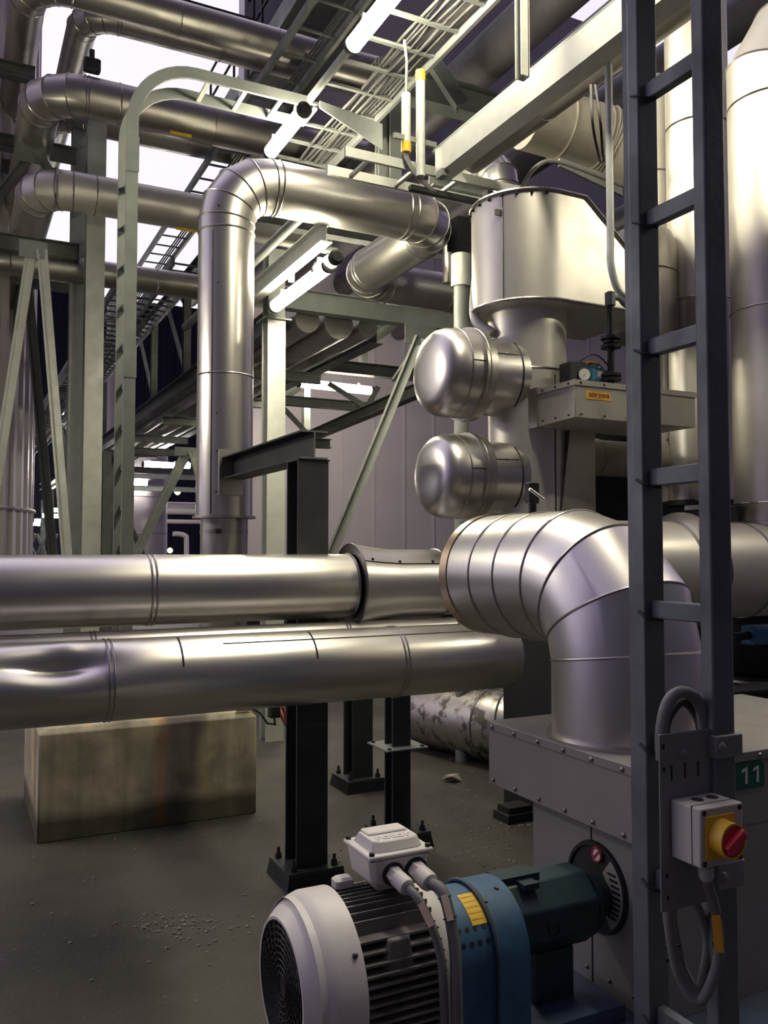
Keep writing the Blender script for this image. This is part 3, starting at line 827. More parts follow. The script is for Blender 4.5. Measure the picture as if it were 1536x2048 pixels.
specs = [([GL[0][0], (1.018, 1.84, .755), (1.045, 1.80, .66), (1.05, 1.785, .54), (1.052, 1.785, .36), (1.052, 1.785, .30)], .0105, 'thinner grey motor cable dropping from the left gland'),
         ([GL[1][0], (1.080, 1.835, .765), (1.085, 1.795, .66), (1.078, 1.775, .54), (1.083, 1.775, .36), (1.083, 1.775, .30)], .0145, 'thicker grey motor cable dropping from the right gland')]
for ps, rr, lb in specs:
    pts = bez(ps, 40)
    rt_ = thing('motor_cable', lb, 'cable', pts[-1])
    part('sheath', M().sweep(pts, rr, 14), 'cable', rt_)
    tag_on(rt_, pts, 9, 14, rr)
    part('cable_tie', M().ringloop(pts[30], pts[31] - pts[30], rr + .002, .002, 20, 5), 'black', rt_)

# coupling guard
GX0, GX1, GX2 = 1.148, 1.275, 1.352
def hoop(x0, x1, r, t=.004):
    out = [(-r, .29), ] + [(-r * math.cos(a), MZ + r * math.sin(a)) for a in [PI * k / 28 for k in range(29)]] + [(r, .29)]
    inn = [(y * (r - t) / r, z if z <= .2901 else MZ + (z - MZ) * (r - t) / r) for y, z in out]
    mb = M(); n = len(out)
    for x in (x0, x1):
        mb.v += [V3((x, MY + y, z)) for y, z in out] + [V3((x, MY + y, z)) for y, z in inn]
    for i in range(n - 1):
        mb.f += [(i + 1, i, 2 * n + i, 2 * n + i + 1), (n + i, n + i + 1, 3 * n + i + 1, 3 * n + i), (i, i + 1, n + i + 1, n + i), (2 * n + i + 1, 2 * n + i, 3 * n + i, 3 * n + i + 1)]
    return mb
RG = .150
root = thing('coupling_guard', 'blue hooped coupling guard with ventilation holes between motor and machine', 'guard', (1.35, MY, .29))
part('hoop_cover', hoop(GX0, GX1 - .002, RG), 'guard_blue', root)
part('hoop_cover', hoop(GX1 - .02, GX2, RG + .008), 'guard_blue', root)
mb = M(); pts = []
for k in range(29):
    a = PI * k / 28; pts.append(V3((GX1 - .02, MY - (RG + .008) * math.cos(a), MZ + (RG + .008) * math.sin(a))))
part('flange_rib', M().sweep([V3((GX1 - .02, MY - RG - .008, .29))] + pts + [V3((GX1 - .02, MY + RG + .008, .29))], .006, 6), 'skid_blue', root)
part('end_wall', M().prof((GX2 - .004, MY, 0), (GX2, MY, 0), [(-RG, .29)] + [(-RG * math.cos(a), MZ + RG * math.sin(a)) for a in [PI * k / 20 for k in range(21)]] + [(RG, .29)]), 'guard_blue', root)
for row, a in enumerate((.66, .43)):
    for k in range(5):
        x = GX0 + .012 + k * .0245 + row * .003
        c_ = V3((x, MY - math.cos(a) * (RG + .0004), MZ + math.sin(a) * (RG + .0004)))
        part('vent_hole', M().cyl(c_, c_ + V3((0, -math.cos(a), math.sin(a))) * .0006, .0064, seg=14), 'black', root)
mb = M(); n = 10; x0_, x1_ = GX0 + .055, GX1 - .026
for k in range(n + 1):
    a = .70 + .62 * k / n; o = V3((0, -math.cos(a), math.sin(a))) * (RG + .0012)
    mb.v += [V3((x0_, MY, MZ)) + o, V3((x1_, MY, MZ)) + o]
for k in range(n): mb.f.append((2 * k + 1, 2 * k, 2 * k + 2, 2 * k + 3))
lb = part('warning_label', mb, 'yellow_label', root, label='yellow label')
mb = M()
for k in range(5):
    a = .80 + .11 * k; o = V3((0, -math.cos(a), math.sin(a))) * (RG + .0018); t_ = V3((0, math.sin(a), math.cos(a)))
    mb.obox(V3(((x0_ + x1_) / 2, MY, MZ)) + o, V3(((x1_ - x0_) * .4, 0, 0)), t_ * .0022, o.normalized() * .0002)
part('print_lines', mb, 'orange_label', lb)
for x, a in ((GX1 - .01, 1.05), (GX1 + .045, 1.25), (GX0 + .02, 1.3)):
    c_ = V3((x, MY - math.cos(a) * (RG + .006), MZ + math.sin(a) * (RG + .006)))
    part('screw', M().cyl(c_, c_ + V3((0, -math.cos(a), math.sin(a))) * .006, .007, seg=10), 'bolt', root)

# bearing housing
root = thing('bearing_housing', 'dark teal bearing housing between the blue guard and the machine', 'bearing housing', (1.6, MY, .43))
pr = [(.108 * math.cos(a), .108 * math.sin(a)) for a in [PI / 8 + PI / 4 * k for k in range(8)]]
HYc, HZc = MY + .025, MZ + .03
part('casting', M().prof((GX2 + .002, HYc, HZc), (1.655, HYc, HZc), pr), 'pump_dark', root, bevel=.006)
part('bearing_end', M().lathe((1.655, HYc, HZc), (1, 0, 0), [(0, .10), (.02, .095), (.045, .06), (.092, .055)], 40), 'pump_dark', root)
part('top_rib', M().box((GX2 + .01, MY - .01, MZ + .125), (GX2 + .14, MY + .06, MZ + .15)), 'pump_dark', root)
part('top_rib', M().box((GX2 + .06, MY - .05, MZ + .124), (GX2 + .11, MY - .0, MZ + .14)), 'pump_dark', root)
part('foot', M().box((GX2 + .05, MY - .12, .29), (1.70, MY + .12, .335)), 'skid_blue', root)
part('web', M().box((GX2 + .12, MY - .02, .335), (1.60, MY + .02, MZ - .07)), 'pump_dark', root)
cc = V3((GX2 + .14, MY - .076, MZ + .02))
part('sight_ring', M().ringloop(cc, (0, -1, 0), .018, .002, 24, 5), 'dark_steel', root)
# round inlet plate on the housing side
root = thing('shaft_cowl', 'round louvred cowl where the shaft enters the machine', 'cowl', (1.745, MY, MZ - .15))
CYc, CZc, CR = 2.066, .590, .134
part('recess', M().lathe((1.7495, CYc, CZc), (-1, 0, 0), [(0, CR), (.010, CR - .004), (.010, CR - .014)], 56, cap=(False, False)), 'black', root)
part('backing', M().lathe((1.7490, CYc, CZc), (-1, 0, 0), [(0, CR - .002), (.003, CR - .002)], 56), 'black', root)
pl = [(-.122 * math.cos(a), .122 * math.sin(a)) for a in [-.95 + 1.9 * k / 20 for k in range(21)]] + [(-.058 * math.cos(a), .070 * math.sin(a)) for a in [.9 - 1.8 * k / 14 for k in range(15)]]
mb = M(); n = len(pl)
mb.v = [V3((x, CYc + y, CZc + z)) for x in (1.738, 1.744) for y, z in pl]
mb.f = [tuple(range(n)), tuple(reversed(range(n, 2 * n)))] + [(i, n + i, n + (i + 1) % n, (i + 1) % n) for i in range(n)]
part('louvre_plate', mb, 'cream_sheet', root)
mb = M()
for k in range(9):
    z = -.062 + k * .0155
    y1 = -math.sqrt(.113 ** 2 - z * z); mb.box((1.7365, CYc + y1, CZc + z - .003), (1.7378, CYc + y1 + .036, CZc + z + .003))
part('louvre_slots', mb, 'black', root)
wc = V3((1.742, CYc - .01, CZc + .100))
part('warning_disc', M().lathe(wc, (-1, 0, 0), [(0, .022), (.003, .022)], 32), 'white', root, label='round white label with a red ring')
part('warning_ring', M().ringloop(wc - V3((.0035, 0, 0)), (1, 0, 0), .020, .003, 32, 5), 'red', root)
part('warning_ring', M().bar(wc + V3((-.0045, -.013, .013)), wc + V3((-.0045, .013, -.013)), .003, .004), 'red', root)

# ================================================================== near cable ladder with switch
LX = 1.430
SW, ST = 0.060, 0.036
root = thing('cable_ladder', 'dark upright cable ladder in the right foreground with rungs', 'cable ladder', (LX, 1.43, 0))
YL, YRt = 1.500, 1.305
def boxch(y, flip):
    mb = M().box((LX - SW / 2, y - ST / 2, 0.0), (LX + SW / 2, y + ST / 2, 4.3)); return mb
part('stile', boxch(YL, 1), 'ladder_steel', root, bevel=.004)
part('stile', boxch(YRt, 1), 'ladder_steel', root, bevel=.006)
part('stile_lip', M().box((LX - SW / 2 + .005, YL + ST / 2, 0), (LX - SW / 2 + .012, YL + ST / 2 + .02, 4.3)), 'ladder_steel', root)
zr = [at(1312, y, Y=YL - .02).z for y in (185, 440, 697, 955, 1222)]
zr0 = zr[2]; step = .3
for k in range(-7, 8):
    z = zr0 + k * step
    if z < .05 or z > 4.2: continue
    part('rung', M().box((LX - .012, YRt + ST / 2, z - .02), (LX + .012, YL - ST / 2, z + .02)), 'ladder_steel', root, bevel=.003)
# cables behind the left stile with dark ties
for k, (dx, dy, rr) in enumerate(((-.01, -.030, .011), (.012, -.034, .010), (.026, -.03, .009))):
    solo('upright_cable', M().sweep(bez([(LX + .012 + dx, YL + .062 + dy, .02), (LX + .014 + dx, YL + .060 + dy, 1.0), (LX + .016 + dx, YL + .062 + dy, 2.2), (LX + .012 + dx, YL + .060 + dy, 4.2)], 20), rr, 12), 'cable_dark',
         ('left', 'middle', 'right')[k] + ' one of three dark cables strapped behind the left stile of the foreground ladder', 'cable', 'cables on the foreground ladder')
for k in range(-6, 7):
    z = zr0 + k * step - .012
    if z < .05 or z > 4.2: continue
    part('cable_tie', M().sweep(bez([(LX - .032, YL + .002, z + .008), (LX - .032, YL - .022, z - .003), (LX - .016, YL - .034, z - .009), (LX + .002, YL - .040, z - .012)], 12), .0035, 6), 'black', root)
# clamp brackets on the right stile
for z0, z1 in ((at(1450, 1510, Y=1.30).z, at(1450, 1465, Y=1.30).z), (at(1450, 1770, Y=1.3).z, at(1450, 1716, Y=1.3).z)):
    b_ = part('clamp_bracket', M().box((LX - .034, YRt - ST / 2 - .008, z0), (LX + .042, YRt + .012, z1)), 'plate_grey', root, bevel=.003)
    part('coach_bolt', M().lathe((LX - .02, YRt - ST / 2 - .008, (z0 + z1) / 2), (0, -1, 0), [(0, .0105), (.004, .009), (.007, .004)], 16), 'galv', b_)
# lower brace
part('brace', M().bar((LX - .01, YL - .05, .38), (LX + .03, YRt, .28), .012, .012), 'galv_lit', root)

# isolator plate and switch
PX0, PX1, PY = 1.262, 1.405, 1.300
PZ0, PZ1 = at(1330, 1825, Y=PY).z, at(1318, 1470, Y=PY).z
root = thing('isolator_switch', 'grey safety switch with a red rotary handle on a slotted plate', 'switch', (1.34, PY, PZ0))
part('mounting_plate', M().box((PX0, PY, PZ0), (PX1, PY + .004, PZ1), .0), 'plate_grey', root, bevel=.0015)
holes = [(1322, 1500 - 6, .007, .009), (1328, 1540, .007, .009), (1343, 1546, .0045, .030), (1370, 1540, .0045, .030), (1396, 1537, .0045, .030), (1334, 1752, .006, .009), (1336, 1796, .006, .009)]
for hx_, hy_, w, h in holes:
    p = at(hx_, hy_, Y=PY)
    if p.x < PX0 + w / 2 + .006: p.x = PX0 + w / 2 + .006
    part('slot', M().box((p.x - w / 2, PY - .0006, p.z - h / 2), (p.x + w / 2, PY + .001, p.z + h / 2)), 'black', root)
for hx_, hy_ in ((1367, 1508),):
    p = at(hx_, hy_, Y=PY)
    part('coach_bolt', M().lathe((p.x, PY, p.z), (0, -1, 0), [(0, .0105), (.004, .009), (.007, .004)], 16), 'galv', root)
SX0, SX1, SY = 1.288, 1.402, 1.222
SZ0, SZ1 = at(1395, 1733, X=SX0).z, at(1395, 1616, Y=SY).z
SZ0 = 1.6 - (1732 - HOR) * 1.66 / FPX; SZ1 = 1.6 - (1614 - HOR) * 1.66 / FPX
bxo = part('switch_case', M().box((SX0, SY, SZ0), (SX1, PY, SZ1)), 'box_grey', root, bevel=.004)
part('case_lid_line', M().box((SX0 - .0008, SY + .022, SZ0 + .003), (SX1 + .0008, SY + .0235, SZ1 + .0008)), 'dark_steel', bxo)
for x in (SX0 + .045, SX0 + .085):
    part('knockout', M().cyl((x, PY - .028, SZ1), (x, PY - .028, SZ1 + .0008), .012, seg=24), 'dark_steel', bxo)
for x in (SX0 + .009, SX1 - .009):
    for z in (SZ0 + .009, SZ1 - .009):
        part('lid_screw', M().cyl((x, SY, z), (x, SY - .001, z), .0055, seg=16), 'black', bxo)
kx, kz = at(1441, 1672, Y=SY).x, at(1448, 1672, Y=SY).z
yp = part('yellow_plate', M().box((kx - .041, SY - .003, kz - .040), (kx + .036, SY, kz + .042)), 'yellow', bxo, label='yellow backing plate')
part('yellow_collar', M().lathe((kx, SY - .002, kz), (0, -1, 0), [(0, .036), (.006, .034), (.030, .034), (.030, .030), (.016, .030)], 40, cap=(False, False)), 'yellow', yp)
kn = part('rotary_handle', M().lathe((kx, SY - .002, kz), (0, -1, 0), [(0, .030), (.026, .0295), (.028, .028)], 40), 'red', yp, label='red rotary handle')
d_ = V3((math.cos(.6), 0, math.sin(.6))); e_ = V3((-math.sin(.6), 0, math.cos(.6)))
part('grip', M().obox((kx, SY - .034, kz), d_ * .027, e_ * .010, V3((0, -.009, 0))), 'red', kn, bevel=.003)
gx_, gz_ = at(1412, 1740, Y=SY + .035).x, SZ0
part('cable_gland', M().lathe((gx_, SY + .035, gz_), (0, 0, -1), [(0, .013), (.012, .013), (.012, .016), (.032, .015), (.04, .010)], 12), 'box_grey', bxo)
# cable: gland -> U loop -> up behind the plate
pts = bez([(gx_, SY + .035, gz_ - .035), at(1432, 1830, Y=1.26), at(1436, 1920, Y=1.27), at(1400, 2002, Y=1.29), at(1358, 1950, Y=1.32), at(1338, 1850, Y=1.325), at(1336, 1780, Y=1.325)], 60)
root = thing('switch_cable', 'outer grey cable looping below the safety switch with a yellow tag', 'cable', min(pts, key=lambda p: p.z))
part('sheath', M().sweep(pts, .0105, 14), 'cable', root)
tag_on(root, pts, 10, 19, .0105, 'orange_label')
pts = bez([(gx_ + .0, PY + .018, gz_ - .05), at(1412, 1860, Y=1.32), at(1408, 1940, Y=1.32), at(1392, 1975, Y=1.33), at(1364, 1930, Y=1.345), at(1348, 1850, Y=1.35), at(1344, 1780, Y=1.35)], 60)
root = thing('switch_cable', 'inner grey cable looping behind the longer one below the safety switch', 'cable', min(pts, key=lambda p: p.z))
part('sheath', M().sweep(pts, .009, 14), 'cable', root)
for py_ in (1893, 1920):
    part('cable_tie', M().cyl(at(1330, py_, Y=1.34), at(1360, py_ - 2, Y=1.33), .004, seg=8), 'black', root)
for k, (dy, top, xa, xb, lb) in enumerate(((.0, 1384, 1324, 1409, 'outer of the two cable arches above the slotted switch plate'), (.022, 1402, 1330, 1402, 'inner of the two cable arches above the slotted switch plate'))):
    Yc = PY + .018 + dy
    pts = bez([at(xa, 1520, Y=Yc), at(xa, 1455, Y=Yc), at(xa + 14, top + 18, Y=Yc), at((xa + xb) / 2, top, Y=Yc), at(xb - 12, top + 22, Y=Yc), at(xb, 1460, Y=Yc), at(xb + 2, 1520, Y=Yc)], 50)
    solo('arched_cable', M().sweep(pts, .0125 - .002 * k, 14), 'cable_dark' if k else 'cable', lb, 'cable')
# ================================================================== tower, drum and side arms
TX, TY, TR = 2.69, 3.69, 0.205
dT = (TX + 2 * TY) / 5 ** .5
def zat(py, d): return EYE.z + (HOR - py) * d / FPX
root = thing('duct_tower', 'thick vertical steel-clad duct tower behind the big elbow', 'duct', (TX, TY, 1.27))
zD0, zD1 = zat(626, dT), zat(408, dT)
part('cladding', M().cyl((TX, TY, 1.27), (TX, TY, zD0), TR, seg=64), 'satin', root)
part('seam_bead', M().ringloop((TX, TY, zat(748, dT)), (0, 0, 1), TR, .006, 64), 'bead', root)
part('vertical_lap', M().box((TX + .02, TY - TR - .0025, 1.3), (TX + .024, TY - TR + .004, zat(760, dT))), 'dark_steel', root)
# lower sheet fairing to the right of the tower
mb = M().hull([(TX - .02, TY - TR - .01, 1.27), (TX + .32, TY - TR + .05, 1.27), (TX + .32, TY + .1, 1.27), (TX, TY + .1, 1.27), (TX + .12, TY - TR - .0, zat(850, dT)), (TX + .32, TY - TR + .05, zat(850, dT)), (TX + .32, TY + .1, zat(850, dT))])
part('fairing', mb, 'stainless_dull', root)
# drum: U-shaped jacket
RD = .29
def ushape(r, L): return [(L, -r)] + [(r * math.sin(a - PI), r * math.cos(a - PI)) for a in []]
def uplan(r, L):
    pts = [(L, -r)]
    for k in range(37):
        a = -PI / 2 - PI * k / 36
        pts.append((r * math.cos(a), r * math.sin(a)))
    pts.append((L, r)); return pts
LD = .62
pl = uplan(RD, LD)
cut = .16
def ztop_(x): return zD1 if x <= cut else zD1 - (x - cut) * 0.82
# split the straight sides at the cut so that the sloping roof is true
pl2 = [(LD, -RD), (cut, -RD)] + pl[1:-1] + [(cut, RD), (LD, RD)]
n = len(pl2); mb = M()
mb.v = [V3((TX + x, TY + y, zD0)) for x, y in pl2] + [V3((TX + x, TY + y, ztop_(x))) for x, y in pl2]
mb.f = [((i + 1) % n, i, n + i, n + (i + 1) % n) for i in range(n)]
mb.f += [tuple(range(n)), tuple([n + 1 + k for k in range(n - 2)][::-1]), (n, n + 1, n + n - 2, n + n - 1)]
root = thing('damper_drum', 'wide rounded steel drum with a sloping right shoulder on top of the tower', 'duct', (TX, TY, zD0))
part('shell', mb, 'satin', root, sharp=20)
rim = [V3((TX + x, TY + y, ztop_(x) - .012)) for x, y in [(p[0] * 1.008, p[1] * 1.01) for p in pl2]]
part('top_rim', M().sweep(rim, .011, 6), 'bead', root)
rim = [V3((TX + x * 1.008, TY + y * 1.01, zD0 + .008)) for x, y in pl2]
part('bottom_rim', M().sweep(rim, .009, 6), 'bead', root)
for px_ in range(9):
    k = 4 + px_ * 3; x, y = pl[k]
    part('rivet', M().lathe((TX + x, TY + y, zD1 - .03), (x, y, 0), [(0, .008), (.012, .006), (.016, .002)], 8), 'dark_steel', root)
x, y = pl[13]
part('overlap_strip', M().box((TX + x - .006, TY + y - .006, zD0 + .01), (TX + x + .004, TY + y + .004, zD1 - .02)), 'bead', root)
part('latch', M().box((TX - RD * .93 - .02, TY - RD * .5, zD1 - .13), (TX - RD * .93 + .03, TY - RD * .5 + .012, zD1 - .10)), 'bolt', root)
# small vertical drum beside it on the right
q = (TX + LD + .13, TY - .05)
root = thing('insulated_pipe', 'short domed pipe end at the right shoulder of the drum', 'pipe', (q[0], q[1], zD0 - .05))
part('cladding', M().lathe((q[0], q[1], zD0 - .05), (0, 0, 1), [(0, .20), (.50, .20), (.58, .17), (.62, .1)], 48), 'stainless_dull', root)
part('seam_bead', M().ringloop((q[0], q[1], zD0 + .3), (0, 0, 1), .20, .006, 48), 'bead', root)

# side arms
for py_, lb, rr in ((757, 'upper of the two riveted duct arms on the left of the tower', .222), (958, 'lower of the two riveted duct arms on the left of the tower', .210)):
    z = zat(py_, dT - .05)
    root = thing('branch_duct', lb, 'duct', (2.4, TY, z - rr))
    xc = TX - .335
    part('neck', M().lathe((TX - .12, TY, z), (-1, 0, 0), [(0, rr * .92), (.12, rr * .88), (.25, rr * .85)], 56, cap=(False, False)), 'stainless', root, sharp=18)
    part('collar_ring', M().lathe((2.325, TY, z), (-1, 0, 0), [(-.03, rr * .85), (-.03, rr * 1.04), (.035, rr * 1.07), (.035, rr * .98)], 64, cap=(False, False)), 'stainless_dull', root, sharp=18)
    part('drum', M().lathe((2.30, TY, z), (-1, 0, 0), [(0, rr), (.085, rr), (.135, rr * .985), (.170, rr * .93), (.193, rr * .83), (.207, rr * .64), (.213, rr * .35), (.215, 0)], 64), 'stainless', root, sharp=40)
    part('seam_bead', M().ringloop((2.31, TY, z), (1, 0, 0), rr * 1.05, .005, 56), 'bead', root)
    part('seam_bead', M().ringloop((2.30 - .085, TY, z), (1, 0, 0), rr, .004, 56), 'bead', root)
    part('seam_bead', M().ringloop((TX - .165, TY, z), (1, 0, 0), rr * .9, .005, 56), 'dark_steel', root)
    a = .45
    p0 = V3((TX - .15, TY - math.cos(a) * rr * .9, z + math.sin(a) * rr * .9)); p1 = V3((2.34, TY - math.cos(a) * rr * .86, z + math.sin(a) * rr * .86))
    part('lap_seam', M().sweep([p0, p1], .003, 6), 'dark_steel', root)
    for t_ in (.2, .5, .8):
        c_ = p0.lerp(p1, t_)
        part('rivet', M().lathe(c_, (0, -math.cos(a), math.sin(a)), [(0, .007), (.006, .005), (.008, .001)], 8), 'screw', root)
    a = .12
    pts2 = [V3((2.295, TY - math.cos(a) * rr * 1.003, z + math.sin(a) * rr)), V3((2.22, TY - math.cos(a) * rr * 1.003, z + math.sin(a) * rr))]
    part('lap_seam', M().sweep(pts2, .003, 6), 'dark_steel', root)

# XCV box
BX0, BY0 = 2.583, 3.17
BZ0, BZ1 = zat(832, 3.98), zat(757, 3.98)
root = thing('valve_box', 'cream sheet-metal valve box labelled XCV 21068 on the tower', 'valve box', (2.9, 3.3, BZ0))
part('case', M().hull([(BX0, BY0, BZ0), (BX0, BY0, BZ1), (3.35, BY0, BZ0), (3.35, BY0, BZ1), (BX0, TY - .2, BZ0 - .01), (BX0 + .0, TY - .2, BZ1 + .0), (3.35, TY - .1, BZ0), (3.35, TY - .1, BZ1)]), 'cream_sheet', root, bevel=.003)
part('top_flange', M().box((BX0 - .006, BY0 - .006, BZ1 - .022), (3.356, TY - .12, BZ1 + .004)), 'cream_sheet', root)
part('collar', M().box((BX0 - .012, TY - .24, BZ0 - .012), (BX0 + .03, TY - .17, BZ1 + .012)), 'stainless_dull', root)
for k in range(4):
    for z in (BZ1 - .010, BZ0 + .014):
        part('screw', M().lathe((BX0 + .03 + k * .14, BY0 - .006, z), (0, -1, 0), [(0, .006), (.004, .005), (.006, .001)], 8), 'dark_steel', root)
for k in range(3):
    for z in (BZ1 - .010, BZ0 + .014):
        part('screw', M().lathe((BX0 - .006, BY0 + .04 + k * .10, z), (-1, 0, 0), [(0, .006), (.004, .005), (.006, .001)], 8), 'dark_steel', root)
la, lb_ = at(1172, 792, Y=BY0 - .001), at(1221, 792, Y=BY0 - .001)
lz = (at(1195, 783, Y=BY0).z + at(1195, 800, Y=BY0).z) / 2
lt = part('name_label', M().box((la.x, BY0 - .002, lz - .020), (lb_.x, BY0 - .0005, lz + .020)), 'orange_label', root, label='orange strip label')
part('lettering', text_mesh('XCV 21068', .026, ((la.x + lb_.x) / 2 + .003, BY0 - .0026, lz), (1, 0, 0), (0, 0, 1), .0003, .0006), 'ink', lt)

# actuator on the box
ac = at(1183, 745, Y=3.36); az = BZ1 + .005
root = thing('actuator', 'small blue valve actuator with a pressure gauge on the cream box', 'actuator', (ac.x, 3.36, az))
part('body', M().box((ac.x - .035, 3.32, az + .035), (ac.x + .075, 3.42, az + .105), .008), 'actuator_blue', root)
part('neck', M().box((ac.x - .02, 3.34, az), (ac.x + .05, 3.40, az + .036)), 'black', root)
part('cover', M().lathe((ac.x + .02, 3.37, az + .105), (0, 0, 1), [(0, .05), (.012, .048), (.03, .03), (.035, .012)], 24), 'pump_dark', root)
part('indicator', M().box((ac.x - .015, 3.35, az + .138), (ac.x + .035, 3.38, az + .147)), 'orange_label', root)
part('positioner', M().box((ac.x - .16, 3.33, az + .02), (ac.x - .045, 3.42, az + .13), .008), 'black', root)
part('data_plate', M().box((ac.x + .005, 3.318, az + .055), (ac.x + .05, 3.3195, az + .09)), 'cream_sheet', root)
gc = V3((ac.x - .075, 3.315, az + .065))
g_ = part('pressure_gauge', M().lathe(gc + V3((0, .02, 0)), (-.35, -1, 0), [(0, .036), (.02, .036), (.022, .031), (.019, .030)], 32, cap=(True, True)), 'black', root)
part('gauge_face', M().lathe(gc + V3((0, .02, 0)) + V3((-.35, -1, 0)).normalized() * .021, (-.35, -1, 0), [(0, .029), (.0012, .029)], 28), 'white', g_)
fd = V3((-.35, -1, 0)).normalized()
part('gauge_needle', M().bar(gc + V3((0, .02, 0)) + fd * .0235 + V3((-.012, 0, -.012)), gc + V3((0, .02, 0)) + fd * .0235 + V3((.014, 0, .016)), .002, .001), 'red', g_)
part('air_hose', M().sweep(bez([(ac.x - .10, 3.33, az + .13), (ac.x - .05, 3.30, az + .165), (ac.x + .03, 3.31, az + .15), (ac.x + .09, 3.32, az + .09), (ac.x + .085, 3.34, az + .02)], 20), .004, 8), 'rubber', root)

# steam pipe with flanges standing on the box right side
sp = at(1222, 740, Y=3.30); sx, sy = sp.x, sp.y; ds = (sx + 2 * sy) / 5 ** .5
root = thing('steam_trap_pipe', 'slim pipe with stacked flanges standing above the cream valve box', 'pipe', (sx, sy, BZ1))
part('pipe_tube', M().cyl((sx, sy, BZ1 + .004), (sx, sy, zat(578, ds)), .017, seg=16), 'dark_steel', root)
for py_ in (757, 748, 690, 680, 672):
    z = zat(py_, ds); part('flange', M().cyl((sx, sy, z - .008), (sx, sy, z + .006), .050 if py_ != 680 else .036, seg=28), 'dark_steel', root)
part('tee', M().cyl((sx, sy, zat(606, ds)), (sx, sy, zat(580, ds)), .026, seg=16), 'galv', root)
part('tee', M().sweep(bez([(sx, sy, zat(590, ds)), (sx + .06, sy, zat(588, ds)), (sx + .10, sy, zat(600, ds)), (sx + .2, sy, zat(604, ds))], 10), .014, 10), 'galv', root)
# long thin hanging conduit
cx0 = at(1220, 560, D=3.75); ctop = at(1213, 90, D=3.75)
cxx, cyy = at(1222, 560, D=3.75).x, at(1222, 560, D=3.75).y
root = thing('drop_pipe', 'long thin pale drop pipe hanging from the bright overhead beam', 'pipe', (cxx, cyy, zat(560, 3.75)))
part('tube', M().sweep(bez([(cxx, cyy, zat(108, 3.75)), (cxx, cyy, zat(300, 3.75)), (cxx, cyy, zat(470, 3.75)), (cxx + .0, cyy, zat(520, 3.75)), (cxx + .035, cyy, zat(568, 3.75)), (cxx + .10, cyy, zat(588, 3.75))], 30), .0165, 16), 'conduit_white', root)
part('hanger_rod', M().cyl((cxx, cyy, zat(108, 3.75)), (cxx, cyy, zat(72, 3.75)), .012, seg=12), 'galv_dark', root)
part('hanger_clamp', M().box((cxx - .05, cyy - .03, zat(78, 3.75)), (cxx + .03, cyy + .03, zat(66, 3.75))), 'galv_dark', root)

# black box added where the gap right of the tower lies in shade
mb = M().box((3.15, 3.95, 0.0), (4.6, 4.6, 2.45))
solo('shade_box', mb, 'black', 'black box standing in for the deep shadow right of the tower', 'shade filler')
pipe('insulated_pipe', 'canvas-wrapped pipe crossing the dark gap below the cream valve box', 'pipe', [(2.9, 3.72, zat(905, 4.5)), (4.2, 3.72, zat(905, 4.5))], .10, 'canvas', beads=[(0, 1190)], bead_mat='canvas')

# ------------------------------------------------------------------ horizontal pipe G and the uprights on it
GY, GR = 3.07, .235; GZ = zat(1140, 4.25)
root, _ = pipe('insulated_pipe', 'thick horizontal pipe behind the foreground ladder at the right', 'pipe', [(2.62, GY, GZ), (5.2, GY, GZ)], GR, 'satin', bead_r=.006)
xg = (onseg(V3((2.6, GY, GZ)), V3((5.2, GY, GZ)), 1372) * 2.6) + 2.6
part('flared_ring', M().lathe((xg - .12, GY, GZ), (1, 0, 0), [(0, GR - .02), (.0, GR + .012), (.07, GR + .045), (.085, GR + .045), (.085, GR)], 64, cap=(False, False)), 'stainless_dull', root)
part('clamp_band', M().lathe((xg + .0, GY, GZ), (1, 0, 0), [(0, GR), (0, GR + .012), (.04, GR + .012), (.04, GR)], 64, cap=(False, False)), 'dark_steel', root)
for a in (.5, .9, 1.2):
    c_ = V3((xg + .02, GY - math.cos(a) * (GR + .01), GZ + math.sin(a) * (GR + .01)))
    part('toggle', M().obox(c_, (.012, 0, 0), V3((0, math.sin(a), math.cos(a))) * .022, V3((0, -math.cos(a), math.sin(a))) * .012), 'bolt', root)
xg2 = (onseg(V3((2.6, GY, GZ)), V3((5.2, GY, GZ)), 1474) * 2.6) + 2.6
part('seam_bead', M().ringloop((xg2, GY, GZ), (1, 0, 0), GR, .008, 64), 'bead', root)
part('lap_seam', M().bar((xg2, GY - GR - .002, GZ - .02), (5.2, GY - GR - .002, GZ - .02), .004, .006), 'dark_steel', root)
part('rivet', M().lathe((xg2 + .12, GY - GR, GZ + .0), (0, -1, 0), [(0, .008), (.006, .006), (.008, .001)], 8), 'screw', root)
def upright(name, label, px_, Y, wpx, ztop_y, zbot_y, beads, m='satin', dome=False, cat='pipe', flange=True):
    q = at(px_, 1100, Y=Y); d = (q.x + 2 * Y) / 5 ** .5; r = wpx * d / FPX / 2
    z0, z1 = zat(zbot_y, d), zat(ztop_y, d)
    root = thing(name, label, cat, (q.x, Y, z0))
    part('cladding', M().cyl((q.x, Y, z0), (q.x, Y, z1), r, seg=56), m, root)
    for b in beads: part('seam_bead', M().ringloop((q.x, Y, zat(b, d)), (0, 0, 1), r, .006, 56), 'bead', root)
    return root, q.x, Y, r, d, z0, z1
rt1, x_, y_, r_, d_, z0_, z1_ = upright('insulated_pipe', 'slimmest upright pipe with a ribbed cap, seen between the ladder stiles', 1321, 3.78, 60, 152, 1005, (338, 805))
part('ribbed_cap', M().cyl((x_, y_, z1_), (x_, y_, z1_ + .03), r_ + .006, seg=24), 'galv', rt1, sharp=10)
for py_ in (700, 800, 882): part('rivet', M().lathe((x_ - .02, y_ - r_, zat(py_, d_)), (0, -1, 0), [(0, .008), (.006, .006), (.008, .001)], 8), 'screw', rt1)
